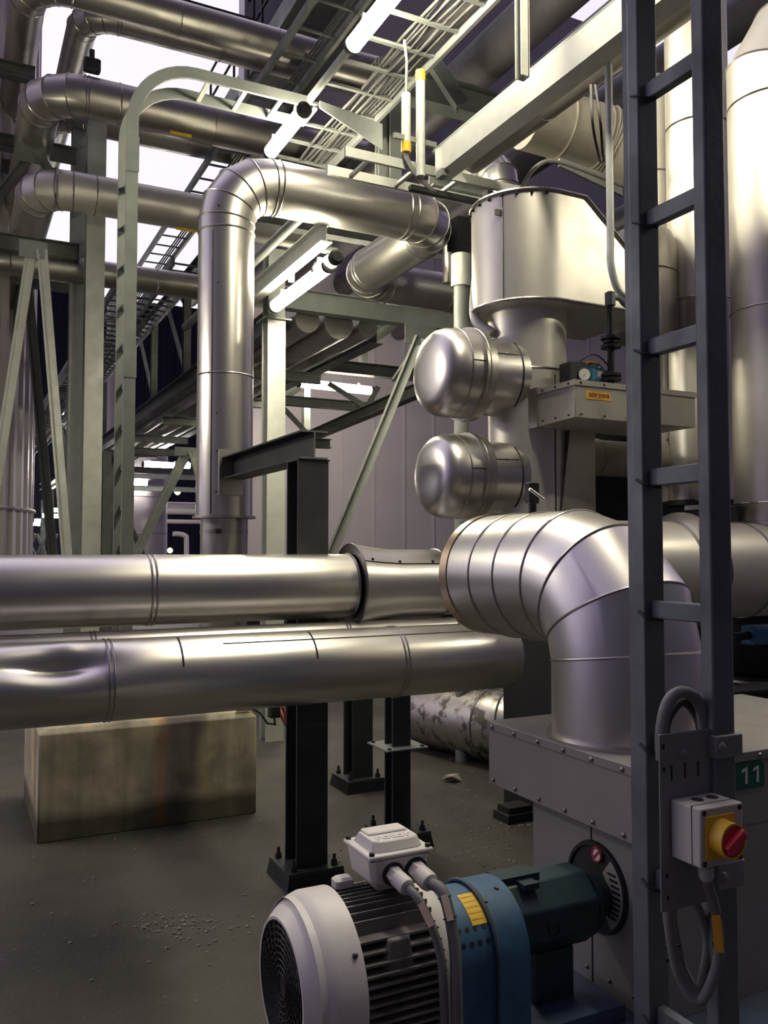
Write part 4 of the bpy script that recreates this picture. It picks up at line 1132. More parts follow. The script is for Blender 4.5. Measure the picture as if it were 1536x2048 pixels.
rt2, x_, y_, r_, d_, z0_, z1_ = upright('insulated_pipe', 'middle upright pipe, passing behind the right ladder stile to the top', 1407, 3.52, 122, -160, 1012, (243, 602))
part('foot_collar', M().cyl((x_, y_, z0_ - .0), (x_, y_, z0_ + .03), r_ + .02, seg=56), 'dark_steel', rt2)
part('sheet_fairing', M().box((x_ - r_ * .95, y_ - r_ - .012, z0_ + .02), (x_ + .02, y_ - r_ * .3, zat(604, d_))), 'cream_sheet', rt2, bevel=.004)
part('ledge', M().box((x_ - r_ - .02, y_ - r_ - .04, z0_ - .03), (x_ + .06, y_ - .05, z0_ - .005)), 'stainless_dull', rt2)
q = at(1562, 1100, Y=3.07); d_ = (q.x + 6.14) / 5 ** .5; r_ = 172 * d_ / FPX / 2
zb, zt2 = zat(1050, d_), zat(130, d_)
root = thing('insulated_pipe', 'widest upright pipe at the right edge, narrowing at its top bend', 'pipe', (q.x, 3.07, zb))
pts = [(q.x, 3.07, zb + .10), (q.x, 3.07, zt2), (q.x + .10, 3.02, zt2 + .20), (q.x + .28, 2.98, zt2 + .36), (q.x + .5, 2.95, zt2 + .42)]
part('cladding', M().sweep(pts, r_, 64), 'satin', root, sharp=12)
for k in (1, 2, 3):
    a, b, c_ = V3(pts[k - 1]), V3(pts[k]), V3(pts[k + 1]); di = (b - a).normalized(); do = (c_ - b).normalized()
    part('seam_bead', M().ringloop(b, di + do, r_, .006, 56, shear=di), 'bead', root)
for py_ in (196, 620, 1008): part('seam_bead', M().ringloop((q.x, 3.07, zat(py_, d_)), (0, 0, 1), r_, .006, 56), 'bead', root)
part('foot_ring', M().lathe((q.x, 3.07, zb - .03), (0, 0, 1), [(0, r_ * .86), (.05, r_ * .86), (.05, r_ * .93), (.10, r_ * .93), (.13, r_)], 56), 'stainless', root)
# dark vessel below G at the right, its legs, valve and beam
q = at(1500, 1300, Y=3.55); d_ = (q.x + 7.1) / 5 ** .5
zb = zat(1362, d_); rv = .26
root = thing('pressure_vessel', 'dark round-bottomed vessel low at the right edge on a slim leg', 'vessel', (q.x, 3.55, 0))
part('shell', M().lathe((q.x, 3.55, zb), (0, 0, 1), [(0, .12), (.0, .19), (.05, .19), (.05, .16), (.09, .21), (.15, .245), (.24, rv), (.42, rv), (.52, .2)], 48), 'dark_steel', root)
part('rim_band', M().ringloop((q.x, 3.55, zb + .02), (0, 0, 1), .19, .012, 48), 'stainless_dull', root)
part('leg', M().box((q.x - .0, 3.50, 0), (q.x + .05, 3.55, zb)), 'dark_steel', root)
vb = at(1512, 1270, Y=3.2)
root = thing('valve_actuator', 'bright blue faceted valve actuator low at the right edge', 'actuator', vb - V3((0, 0, .05)))
part('body', M().hull([vb + V3((x, y, z)) for x in (-.055, .12) for y, z in ((-.05, -.03), (-.05, .03), (-.02, .05), (.05, .05), (.05, -.05), (-.02, -.05))]), 'valve_blue', root, bevel=.006)
part('stem', M().cyl(vb + V3((-.056, 0, 0)), vb + V3((-.17, 0, 0)), .022, seg=16), 'dark_steel', root)
bb = at(1475, 1440, D=3.7)
solo('floor_beam', M().ibeam((2.98, 2.78, 0.9), (5.2, 2.62, 0.9), .16, .14), 'beam_black', 'black beam behind the machine housing at the right edge', 'beam')
solo('support_block', M().box((3.2, 2.66, 0), (3.3, 2.76, .815)), 'beam_black', 'short black post under the beam behind the machine housing', 'post')
q = at(1030, 1640, Z=0.0)
root = thing('floor_block', 'small dark concrete foot on the floor beside the machine housing', 'block', q)
part('block', M().hull([(q.x - .09 + a * .2, q.y - .06 + b * .16, z) for a in (0, 1) for b in (0, 1) for z in (0, .05)]), 'beam_black', root, bevel=.005)
part('block_cap', M().box((q.x - .07, q.y - .04, .05), (q.x + .09, q.y + .08, .085)), 'beam_black', root)
# ================================================================== lamps
XL, ZL = 2.154, 4.60
LPS = [('bright fluorescent lamp nearest the top edge of the photo', 4.15, 5.40), ('fluorescent lamp hanging just above the riser bend', 5.62, 6.85)]
def lampY(x, z, y0, y1, lb, **k): return lamp(lb, (x, y0, z), (x, y1, z), **k)
# L1 far end at px 695, L2 near end at px 612
p1 = at(700, 98, D=5.2)
lampY(p1.x, p1.z, p1.y - 1.2, p1.y, LPS[0][0])
p2 = at(612, 215, D=5.75)
lampY(p2.x, p2.z, p2.y, p2.y + 0.78, LPS[1][0])
p3a = at(662, 528, D=6.0); p3b = at(557, 612, D=7.2)
lampY(p3a.x, p3a.z, p3a.y, p3a.y + 1.22, 'sloping-looking fluorescent lamp right of the riser, under the pale beam')
lampY(p3a.x, p3a.z + .02, 5.80, p3a.y - .12, 'short lamp mostly hidden behind the long run of the riser pipe')
p4 = at(593, 765, D=11.9); p4b = at(756, 765, D=12.4)
lamp('level fluorescent lamp below the cross beam in the middle of the photo', p4, (p4.x + 1.2, p4.y, p4.z - .02), r=.06)
# unseen lamps: one of the overhead row, the others added for more light
lampY(XL, ZL, 1.7, 2.95, 'fluorescent lamp of the overhead row, above the elbow and out of view')
lamp('added fluorescent lamp out of view beyond the left edge, brightening the storage tank', (-1.6, 5.6, 3.4), (-1.6, 6.8, 3.4))  # added to brighten the tank; no lamp is seen there
lamp('added fluorescent lamp high over the machine on the right, out of view', (4.4, 1.2, 4.4), (5.6, 1.2, 4.4))  # added for more light from the right; itself unseen
# distant row under the pipe bridge
FL = 'lamps far away under the pipe bridge'
for px_, py_, d_, ln, lb in ((283, 928, 20.0, .98, 'larger distant lamp in the gap left of the riser, crossed by the brace'), (349, 930, 20.3, .42, 'small distant lamp just right of the diagonal brace'),
        (246, 965, 25, .75, 'distant lamp right beside the upright cable ladder'), (210, 965, 25.2, .32, 'distant lamp between the column and upright cable ladder'),
        (208, 990, 29, .30, 'lowest distant lamp left of the upright cable ladder'), (214, 924, 20.4, .2, 'highest tiny lamp left of the upright cable ladder'),
        (101, 1020, 36, .42, 'faraway lamp by the braces, topmost of the low cluster'), (101, 1032, 38, .42, 'faraway lamp by the braces, second of the low cluster'),
        (81, 1031, 40, .24, 'faraway lamp by the braces, upper left of the low cluster'), (66, 1041, 44, .50, 'faraway lamp by the braces, middle of the low cluster'),
        (53, 1048, 48, .62, 'faraway lamp by the braces, bottom left of the low cluster'), (80, 1049, 48, .30, 'faraway lamp by the braces, bottom right of the low cluster'),
        (112, 826, 24, .26, 'pair-end lamp high between the two light braces'), (122, 827, 25, .18, 'tiny lamp high beside the column left edge')):
    a = at(px_, py_, D=d_ * (.8 if d_ > 34 else 1)); lamp(lb, a, a + V3((ln, ln * .0, 0)), r=.07 if d_ < 34 else .07, m='tube_far')
for px_, py_, d_, lb in ((355, 984, 36, 'orange sodium lamp on the far gantry'), (340, 1101, 40, 'low orange sodium lamp just above the eye level pipe')):
    p = at(px_, py_, D=d_)
    root = thing('sodium_lamp', lb, 'lamp', p)
    part('bulb', M().lathe(p, (0, 0, 1), [(-.12, .02), (-.08, .09), (0, .13), (.08, .09), (.12, .02)], 16), 'sodium_on', root)
    part('shade', M().lathe(p + V3((0, 0, .12)), (0, 0, 1), [(0, .2), (.05, .05)], 16), 'dark_steel', root)

# ================================================================== cable ladders overhead
# hoop ladder: upright then bending to run right at z 4.75
HY, HX, HZ = 5.62, 0.985, 4.80
def hoop_path(y):
    rr = .42; c_ = V3((HX + rr, y, HZ - rr))
    return [V3((HX, y, 0.67)), V3((HX, y, HZ - rr))] + [c_ + V3((-math.cos(a), 0, math.sin(a))) * rr for a in [PI / 2 * k / 10 for k in range(1, 10)]] + [V3((HX + rr, y, HZ)), V3((2.2, y, HZ))]
root = thing('cable_ladder', 'grey upright cable ladder hooped over at the top, left of the riser', 'cable ladder', (HX, HY, 0.67))
def strap(path, y, w, th):
    """flat rail following a path in the XZ plane: w = rail height across the path, th = thickness in Y"""
    mb = M(); n = len(path)
    for i, p in enumerate(path):
        d = ((path[min(i + 1, n - 1)] - path[max(i - 1, 0)])).normalized(); nr = V3((d.z, 0, -d.x))
        for a, b in ((-1, -1), (1, -1), (1, 1), (-1, 1)): mb.v.append(p + nr * a * w / 2 + V3((0, b * th / 2, 0)))
    for i in range(n - 1):
        for k in range(4): mb.f.append((i * 4 + k, i * 4 + (k + 1) % 4, i * 4 + 4 + (k + 1) % 4, i * 4 + 4 + k))
    mb.f += [(3, 2, 1, 0), tuple(range(4 * n - 4, 4 * n))]
    return mb
for y in (HY, HY + .30): part('rail', strap(hoop_path(y), y, .075, .022), 'galv', root)
zj = zat(695, 5.5)
part('splice_plate', M().box((HX - .042, HY - .016, zat(755, 5.5)), (HX + .042, HY - .0112, zat(690, 5.5))), 'galv', root)
part('splice_plate', M().box((HX - .042, HY - .016, zat(335, 5.5)), (HX + .042, HY - .0112, zat(262, 5.5))), 'galv', root)
for k in range(13):
    z = .8 + k * .27; part('rung', M().box((HX + .0, HY + .011, z - .02), (HX + .02, HY + .289, z + .02)), 'galv_dark', root)
for k in range(4):
    x = HX + .50 + k * .26; part('rung', M().box((x - .015, HY + .011, HZ - .035), (x + .015, HY + .289, HZ - .018)), 'galv_lit', root)
# main overhead ladder carrying lamps and cables (runs away)
ZC = 4.80
XA, XB = 2.20, 2.75
cable_ladder('wide overhead cable ladder with the lamp row along its left rail', (XA, 1.0, ZC), (XA, 6.7, ZC), (XB - XA, 0, 0), .30, .06, .025, 'galv')
random.seed(11)
for k in range(12):
    ps = []; y = 1.0
    base = XB - .04 - k * .021
    while y < 6.7: ps.append((base + random.uniform(-.018, .018), y, ZC + .012 + random.uniform(0, .03))); y += .62
    solo('power_cable', M().sweep(bez(ps, 40), random.choice((.007, .008, .010)), 8), 'cable_mid', 'grey power cable lying among others on the wide overhead cable ladder', 'cable', 'power cables on the wide overhead ladder')
# plate hanger beam of that ladder
# dark ladder higher up
zz = 6.4
pa = at(517, 166, Z=zz); pb = at(580, 181, Z=zz); xa, xb = pa.x, pb.x
cable_ladder('dark high cable ladder crossing beneath the topmost pipes toward the sky', (xa, 3.0, zz), (xa, 24.0, zz), (max(.42, xb - xa), 0, 0), .45, .09, .04, 'galv_dark')
for k in range(3):
    solo('high_cable', M().sweep([(xa + .30 + k * .03, 3, zz + .03), (xa + .29 + k * .035, 12, zz + .03), (xa + .30 + k * .03, 24, zz + .03)], .012, 8), 'cable_dark', ('left', 'middle', 'right')[k] + ' of three dark cables lying on the high cable ladder against the sky', 'cable', 'cables on the high ladder')
# unistrut ladder running right at z 3.6
q = at(690, 303, D=4.75); q2 = at(1040, 385, Y=q.y)
UY, UZ = q.y, q.z
root = cable_ladder('bright level cable ladder running right toward the drum top', (q.x, UY, UZ), (q.x + 1.75, UY, UZ), (0, .26, 0), .30, .055, .02, 'galv_lit', rr=.012)
solo('support_bracket', M().bar((q.x + .95, UY + .02, UZ - .06), (q.x + 1.75, UY + .2, UZ - .09), .05, .05).bar((q.x + .5, UY + .16, UZ - .05), (q.x + 1.7, UY + .16, UZ - .05), .04, .03), 'beam_black', 'dark bracket rails tucked under the bright level cable ladder', 'bracket')
# white conduits with yellow ends
for k, (px_, y0, y1, lb, yl) in enumerate(((812, 168, 285, 'shorter white conduit with grey cables curving from its yellow lower end', 1), (841, 122, 340, 'longer white conduit with a yellow top collar', 0))):
    p = at(px_, 200, D=4.9); z1 = zat(y0, 4.9); z0 = zat(y1, 4.9)
    root = thing('conduit', lb, 'conduit', (p.x, p.y, z0))
    part('tube', M().cyl((p.x, p.y, z0), (p.x, p.y, z1), .027, seg=20), 'conduit_white', root)
    zz_ = z0 + .02 if yl else z1 - .02
    part('collar', M().cyl((p.x, p.y, zz_ - .035), (p.x, p.y, zz_ + .025), .0295, seg=20), 'yellow', root, label='yellow tape collar')
    if yl:
        for j in range(4):
            part('cable_tail', M().sweep(bez([(p.x + j * .008 - .012, p.y, z0 + .02), (p.x + j * .008 - .01, p.y - .01, z0 - .06), (p.x + .05 + j * .012, p.y - .02, z0 - .15), (p.x + .16 + j * .01, p.y - .02, z0 - .22)], 14), .006, 8), 'cable', root)
        part('cable_tail', M().sweep([(p.x, p.y, z1), (p.x + .005, p.y, z1 + .2), (p.x - .01, p.y, z1 + .32)], .008, 8), 'cable', root)
    else:
        part('clamp', M().box((p.x - .16, p.y + .02, zat(262, 4.9) - .015), (p.x + .12, p.y + .04, zat(262, 4.9) + .015)), 'galv', root)
# bright beam overhead and its hanger post
BX_, BZ_ = 2.44, 3.83
root = thing('overhead_beam', 'bright galvanised beam overhead running from the top right edge', 'beam', (BX_, 3.4, BZ_ - .08))
part('beam_shaft', M().chan((BX_, 1.6, BZ_), (BX_, 4.22, BZ_), .15, .11, .008, flip=1), 'galv_lit', root)
part('shadow_band_tube', M().cyl((BX_ + .06, 1.6, BZ_ + .105), (BX_ + .06, 4.3, BZ_ + .105), .03, seg=20), 'galv_dark', root)  # dark tube added as the shadow band above the bright web
part('bolt_clip', M().box((BX_ - .012, 4.12, BZ_ - .11), (BX_ + .03, 4.19, BZ_ - .07)), 'galv', root)
p = at(1052, 158, X=BX_ - .06)
solo('hanger_post', M().chan((p.x, p.y, p.z), (p.x, p.y, p.z + 1.5), .05, .045, .005, up=(0, 1, 0)).box((p.x - .004, p.y - .025, p.z), (p.x + .004, p.y + .025, p.z + 1.5)), 'galv_lit', 'pale vertical hanger post in front of the bright overhead beam', 'post')
# pipe tucked under the beam
pipe('insulated_pipe', 'dull pipe running away just below the bright overhead beam', 'pipe', [(2.74, 1.6, 3.95), (2.74, 4.3, 3.95)], .088, 'stainless_dull', beads=[(0, 1090)], bead_r=.005)
pipe('wrapped_duct', 'bulky canvas-wrapped duct bend high up right of the beam', 'duct', [at(1052, 232, D=5.3), at(1052, 232, D=5.3) + V3((.62, -.05, -.04)), at(1052, 232, D=5.3) + V3((1.3, -.5, -.5))], .20, 'canvas', bend=.25, n=3, bead_r=.010, bead_mat='canvas', beads=[(0, 1120)])
for k in range(2):
    a_ = at(1187 + k * 20, 215, D=4.2)
    solo('wrap_strap', M().sweep(bez([at(1182 + k * 8, 170, D=3.55), at(1185 + k * 16, 245, D=3.5), at(1195 + k * 10, 300, D=3.6), at(1200 + k * 8, 322, D=3.7)], 12), .006, 6), 'black', ('left' if k == 0 else 'right') + ' one of the two black straps hanging round the canvas-wrapped duct', 'strap')
# arched cable tray above the drum
root = thing('cable_tray', 'arched cable tray rising from behind the drum top to the right', 'cable tray', (2.75, 3.9, 3.4))
q0 = at(1040, 392, D=4.9); q1 = at(1072, 335, D=4.9); q2 = at(1120, 325, D=5.0); q3 = at(1245, 372, D=5.3)
pts = bez([q0 - V3((0, 0, .2)), q0, q1, q2, q3], 24)
for k in range(4): part('tray_cable', M().sweep([p + V3((0, .0, .0)) + V3((.012 * k, .02 * k, .01 * k)) for p in pts], .011, 8), 'cable', root)
part('tray_side', M().hull([q2 + V3((0, 0, .03)), q2 + V3((0, 0, -.02)), q3 + V3((0, 0, .04)), q3 + V3((0, 0, -.06)), q2 + V3((0, .02, .03)), q3 + V3((0, .02, .04)), q2 + V3((0, .02, -.02)), q3 + V3((0, .02, -.06))]), 'galv', root)
# vertical elbow pipe behind the drum
p = at(1000, 350, D=6.0)
pipe('insulated_pipe', 'short upright pipe bend showing between the level ladder and the beam', 'pipe', [(p.x, p.y, 2.6), (p.x, p.y, zat(322, 6)), (p.x, p.y + 1.6, zat(322, 6) + .25)], .135, 'stainless', bend=.18, n=3, bead_r=.006)
# thin pipes left of the drum
p = at(952, 500, D=4.75)
solo('downpipe', M().sweep(bez([at(967, 400, D=4.6), at(963, 470, D=4.6), at(953, 560, D=4.55), at(949, 615, D=4.5), at(955, 645, D=4.45), at(985, 668, D=4.4)], 24), .028, 16), 'conduit_white', 'pale bent pipe hugging the left side of the drum', 'pipe')
p = at(922, 560, D=6.6)
root = thing('pipe_post', 'galvanised round post with a wide sleeve left of the drum', 'post', (p.x, p.y, 0))
part('post', M().cyl((p.x, p.y, 0), (p.x, p.y, zat(500, 6.6)), .058, seg=28), 'galv', root)
part('sleeve', M().cyl((p.x, p.y, zat(568, 6.6)), (p.x, p.y, zat(503, 6.6)), .078, seg=32), 'galv_lit', root)
part('top_block', M().box((p.x - .07, p.y - .07, zat(490, 6.6)), (p.x + .09, p.y + .09, zat(430, 6.6))), 'black', root)
p = at(896, 530, D=7.4)
solo('small_riser', M().cyl((p.x, p.y, zat(560, 7.4)), (p.x, p.y, zat(470, 7.4)), .045, seg=24), 'stainless_dull', 'short thin vertical branch on the far return of the riser pipe', 'pipe')

# ================================================================== rack pipes upper left
def rack(label, px_c, py_c, D, rpx, xr_px, beads, zfall=0, m='stainless_dull', n=4, down=False, dl=12, name='insulated_pipe', bend=.42):
    c_ = at(px_c, py_c, D=D); r = rpx * D / FPX
    far = V3((c_.x + 12, c_.y, c_.z)); t = onseg(c_, far, xr_px) if xr_px < 3000 else 1
    e_ = c_.lerp(far, t)
    return pipe(name, label, 'pipe', [(e_.x, c_.y, c_.z), (c_.x, c_.y, c_.z), (c_.x, (13.6 if c_.x < 1.0 else c_.y + dl), c_.z - zfall)], r, m, bend=bend, n=n, beads=beads, bead_r=.008, seg=48)
rB, _ = rack('second pipe down on the left rack with a yellow strip, bending away at the column', 88, 176, 8.3, 42, 760, [(0, 85 * 1.0 + 83), (0, 237), (0, 423)])
c_ = at(362, 268, Y=at(88, 176, D=8.3).y - .205)
part('marker_strip', M().box((c_.x - .11, c_.y - .004, c_.z - .02), (c_.x + .11, c_.y + .0, c_.z + .015)), 'yellow_label', rB, label='worn yellow marker')
rC, _ = rack('third pipe down on the left rack, brightly lit, passing behind the riser', 78, 371, 8.8, 40, 655, [(0, 110), (0, 190), (0, 600)], m='satin', bend=.34)
c_ = at(371, 461, Y=at(78, 371, D=8.8).y - .15)
part('marker_strip', M().box((c_.x - .11, c_.y - .03, c_.z - .015), (c_.x + .11, c_.y - .02, c_.z + .015)), 'yellow_label', rC, label='worn yellow marker')
rack('lowest pipe on the left rack, crossing just above the dark gantry', -60, 512, 9.4, 28, 560, [(0, 312)], m='stainless_dull', dl=8)
rack('topmost thick pipe crossing the upper left corner', 62, -45, 8.6, 36, 905, [(0, 145), (0, 358), (0, 552)], bend=.4, dl=13)
rack('thinner pipe just beneath the topmost one in the upper left corner', 172, 22, 9.8, 30, 890, [(0, 240), (0, 440)], bend=.36, dl=14)
rack('shaded pipe hidden behind the second rack pipe', 90, 215, 9.8, 36, 770, [], dl=8)
p = at(182, 132, D=8.4)
solo('vent_valve', M().box((p.x - .07, p.y - .05, p.z - .06), (p.x + .09, p.y + .05, p.z + .07), .012).box((p.x - .015, p.y - .03, p.z + .07), (p.x + .03, p.y + .03, p.z + .16)), 'dark_steel', 'small dark vent head standing on the second rack pipe', 'valve')

# columns and beams left
c_ = at(145, 1100, D=10.0)
hcolumn('steel_column', 'slimmer grey column tight against the left side of the tall rack column', c_.x, c_.y, 0, zat(215, 10.0), .14, .16, 'galv_lit', web='Y', tf=.014)
c_ = at(180, 1100, D=9.6)
hcolumn('steel_column', 'tall grey H column at the left carrying the rack pipes', c_.x, c_.y, 0, zat(210, 9.6), .20, .20, 'galv_lit', web='Y', tf=.016)
c2 = at(212, 1000, D=10.6)
hcolumn('steel_column', 'shorter grey column right behind the tall left column', c2.x, c2.y, 0, zat(902, 10.6), .10, .10, 'galv_dark')
def hbeam(label, x0, y0, x1, D, h, w, m='galv_dark', z=None, g=None):
    a = at(x0, y0, D=D); b = a.copy(); far = V3((a.x + 14, a.y, a.z)); b = a.lerp(far, onseg(a, far, x1))
    return solo('steel_beam', M().ibeam(a, b, h, w, .012, .008), m, label, 'beam', g)
hbeam('upper cross beam at the left edge, ending on the tall column', -80, 268, 152, 9.3, .16, .14)
hbeam('dark cross beam high at the left edge beside the tank', -80, 118, 70, 9.3, .16, .14)
hbeam('middle cross beam at the left edge with the brace gussets', -80, 472, 158, 9.2, .18, .14)
hbeam('second dark beam at the left edge just below the middle one', -80, 515, 140, 10.4, .18, .14)
hbeam('lowest dark beam at the left edge under the gusset plates', -80, 545, 140, 11.2, .16, .14)
hbeam('dark beam at the left edge behind the third rack pipe bend', -80, 318, 150, 10.8, .16, .14)
def brace(label, x0, y0, x1, y1, D, w, m='galv_lit', D1=None):
    a = at(x0, y0, D=D); b = at(x1, y1, D=D1 or D)
    return solo('diagonal_brace', M().angle(a, b, w, .010, up=(.45, .89, 0)).bar(a, b, w * .25, w * .9, up=(.45, .89, 0)), m, label, 'brace')
brace('long light brace leaning left from the left gusset', 57, 500, -20, 1010, 8.9, .085)
brace('long light brace leaning right, in front of the tank edge', 78, 500, 128, 1115, 8.9, .085)
brace('darker far brace leaning left behind the light one', 34, 570, -40, 900, 11.3, .10, 'galv_dark')
brace('darker far brace leaning right behind the light one', 50, 570, 100, 1115, 11.3, .10, 'galv_dark')
g0 = at(67, 495, D=8.85)
solo('gusset_plate', M().box((g0.x - .14, g0.y, g0.z - .11), (g0.x + .14, g0.y + .012, g0.z + .07)), 'galv', 'gusset plate joining the two light braces at the left', 'plate')
brace('short dark brace from the upper left gusset down to the edge', 58, 305, -40, 430, 9.2, .09, 'galv_dark')
brace('short dark brace from the upper left gusset toward the column', 66, 305, 92, 345, 9.2, .09, 'galv_dark')
g1 = at(62, 300, D=9.15)
solo('gusset_plate', M().box((g1.x - .16, g1.y, g1.z - .14), (g1.x + .16, g1.y + .012, g1.z + .06)), 'galv_dark', 'dark gusset plate under the upper cross beam at the left', 'plate')

# column right of the riser and middle beams
c4 = at(545, 1100, D=7.35)
root = hcolumn('steel_column', 'bright galvanised column standing just right of the riser', c4.x, c4.y, 0, zat(640, 7.35), .16, .16, 'galv_lit')
part('cap_plate', M().box((c4.x - .12, c4.y - .12, zat(640, 7.35)), (c4.x + .12, c4.y + .12, zat(640, 7.35) + .014)), 'galv', root)
solo('steel_column', M().ibeam((c4.x, c4.y, zat(640, 7.35) + .015), (c4.x, c4.y, zat(495, 7.35)), .15, .15, up=(0, 1, 0)), 'galv_dark', 'darker upper length of column above the bright one', 'column')
a = at(560, 590, D=8.2)
hbeam('pale cross beam running right just below the sloping lamp', 562, 596, 935, 8.2, .21, .12, 'galv')
hbeam('dark cross beam holding the level lamp', 558, 722, 850, 11.0, .16, .14)
hbeam('pale lower cross beam behind the level lamp', 556, 800, 735, 11.0, .12, .12, 'galv')
hbeam('lowest cross beam left of the pale strut, behind the riser', 556, 882, 660, 11.0, .12, .12, 'galv_dark')
# pale beam beside lamp L3, running away
xx = p3a.x - .03; zz = p3a.z + .215
solo('steel_beam', M().ibeam((xx - .02, 5.5, zz), (xx - .02, 8.0, zz), .15, .09), 'galv_lit', 'pale beam running away above the sloping lamp', 'beam')
solo('steel_beam', M().cyl((xx - .17, 5.6, zz + .12), (xx - .17, 9.0, zz + .12), .04, seg=16), 'galv_dark', 'dark tube alongside the pale beam above the sloping lamp', 'pipe')
p = at(583, 520, D=6.9)
solo('hanger_strap', M().box((p.x - .02, p.y - .02, zat(557, 6.9)), (p.x + .02, p.y + .02, zat(500, 6.9))), 'galv_lit', 'short vertical strap hanging beside the sloping lamp', 'strap')
# big strut
a = at(832, 672, D=7.7); b = at(655, 1105, D=7.7)
solo('diagonal_brace', M().angle(a, b, .085, .010, up=(.45, .89, 0)).bar(a, b, .02, .08, up=(.45, .89, 0)), 'galv', 'long pale strut rising rightward across the lilac wall', 'brace')
solo('gusset_plate', M().box((a.x - .12, a.y - .02, a.z - .08), (a.x + .2, a.y - .005, a.z + .10)), 'galv_dark', 'gusset plate at the top of the long pale strut', 'plate')
brace('dark strut leaning left beneath the gusset on the wall side', 830, 690, 785, 760, 7.9, .07, 'galv_dark')
brace('light diagonal brace at the far left of the riser', 366, 905, 262, 1115, 13.0, .12)
brace('short stub of brace on the right side of the far gusset', 380, 905, 396, 960, 13.0, .12)
g_ = at(373, 905, D=12.95)
solo('gusset_plate', M().box((g_.x - .18, g_.y, g_.z - .05), (g_.x + .18, g_.y + .012, g_.z + .08)), 'galv', 'far gusset plate above the light brace left of the riser', 'plate')
brace('thin brace crossing behind the upright cable ladder foot', 252, 1040, 285, 1115, 14.5, .07, 'galv_dark')
brace('truss brace behind the level lamp, falling to the right', 655, 770, 735, 820, 11.2, .06, 'galv_dark')
brace('truss brace behind the level lamp, rising to the right', 735, 820, 760, 775, 11.2, .06, 'galv_dark')
brace('truss brace under the pale lower cross beam', 565, 820, 610, 868, 11.2, .06, 'galv_dark')
solo('steel_beam', M().ibeam(at(545, 905, D=14.0), at(850, 775, D=9.0), .14, .12), 'galv_dark', 'dark rail rising right toward the upper duct arm', 'beam')
solo('steel_beam', M().ibeam(at(560, 795, D=13.2), at(800, 640, D=13.0), .14, .12), 'galv_dark', 'dark rail rising right under the pale cross beam', 'beam')
for px_, y0, y1 in ((612, 755, 880), (726, 690, 745)):
    p = at(px_, 800, D=12.5)
    solo('truss_post', M().ibeam((p.x, p.y, zat(y1, 12.5)), (p.x, p.y, zat(y0, 12.5)), .1, .1, up=(0, 1, 0)), 'galv_dark', ('left' if px_ < 700 else 'right') + ' hanging post of the truss before the lilac wall', 'post')

# ================================================================== pipe bridge running away
XBR = 2.86; ZBR = 3.92
solo('steel_beam', M().ibeam((XBR, 8.2, ZBR), (XBR, 34, ZBR), .22, .16), 'galv_dark', 'long edge beam of the pipe bridge running away left', 'beam')
solo('steel_beam', M().ibeam((XBR + 1.15, 8.2, ZBR), (XBR + 1.15, 34, ZBR), .22, .16), 'galv_dark', 'far edge beam on the other side of the pipe bridge', 'beam')
solo('steel_beam', M().ibeam((XBR, 9.5, ZBR + 1.5), (XBR, 34, ZBR + 1.5), .14, .12), 'galv_dark', 'top chord of the pipe bridge above its long edge beam', 'beam')
ORD = ('nearest', 'second', 'third', 'fourth', 'fifth', 'sixth', 'furthest')
for k, y in enumerate((9.6, 11.6, 13.8, 16.2, 19, 22, 26)):
    solo('bridge_crossbeam', M().ibeam((XBR + .09, y, ZBR - .25), (XBR + 1.08, y, ZBR - .25), .12, .10), 'galv', ORD[k] + ' cross beam under the pipe bridge seen from below', 'beam', 'cross beams under the pipe bridge')
    solo('bridge_post', M().ibeam((XBR, y + .3, ZBR + .12), (XBR, y + .3, ZBR + 1.42), .10, .10, up=(0, 1, 0)), 'galv_dark', ORD[k] + ' post along the side of the pipe bridge', 'post', 'posts along the pipe bridge')
    solo('bridge_brace', M().bar((XBR + .02, y + .38, ZBR + .14), (XBR + .02, y + 1.6, ZBR + 1.4), .02, .06, (1, 0, 0)), 'galv', ORD[k] + ' slanting brace along the side of the pipe bridge', 'brace', 'braces along the pipe bridge')
for k in range(3):
    x = XBR + (.26, .60, .93)[k]; r = (.13, .16, .11)[k]
    solo('bridge_pipe', M().cyl((x, 7.95, 3.90), (x, 33, 3.90), r, seg=28), 'stainless_dull',
         ('nearest', 'second', 'third', 'fourth', 'furthest')[k] + ' of the clad pipes lying along the pipe bridge', 'pipe')
for k, (x, z, w) in enumerate(((1.75, 4.9, .5), (2.35, 5.15, .4), (1.5, 4.35, .5))):
    cable_ladder(('middle', 'upper', 'lower')[k] + ' of the dark cable ladders running away beside the pipe bridge', (x, 10.5, z), (x, 34, z), (w, 0, 0), .28, .10, .04, 'galv_dark')
# legs of the bridge in the distance
for k, (px_, d_) in enumerate(((222, 17), (232, 21), (100, 28), (85, 34))):
    p = at(px_, 1100, D=d_)
    solo('gantry_column', M().ibeam((p.x, p.y, 0), (p.x, p.y, zat(900, 17)), .18, .18, up=(0, 1, 0)), 'galv_dark', ('nearest', 'second', 'third', 'furthest')[k] + ' slim leg of the distant gantry left of the riser', 'post')
for k, (py_, d_) in enumerate(((938, 19), (950, 23), (975, 22), (900, 16))):
    a = at(232, py_, D=d_)
    solo('gantry_beam', M().ibeam(a, a + V3((2.6 + d_ * .04, 0, 0)), .13, .12), 'galv_dark', ('second', 'third', 'lowest', 'topmost')[k] + ' of the distant gantry beams left of the riser', 'beam')
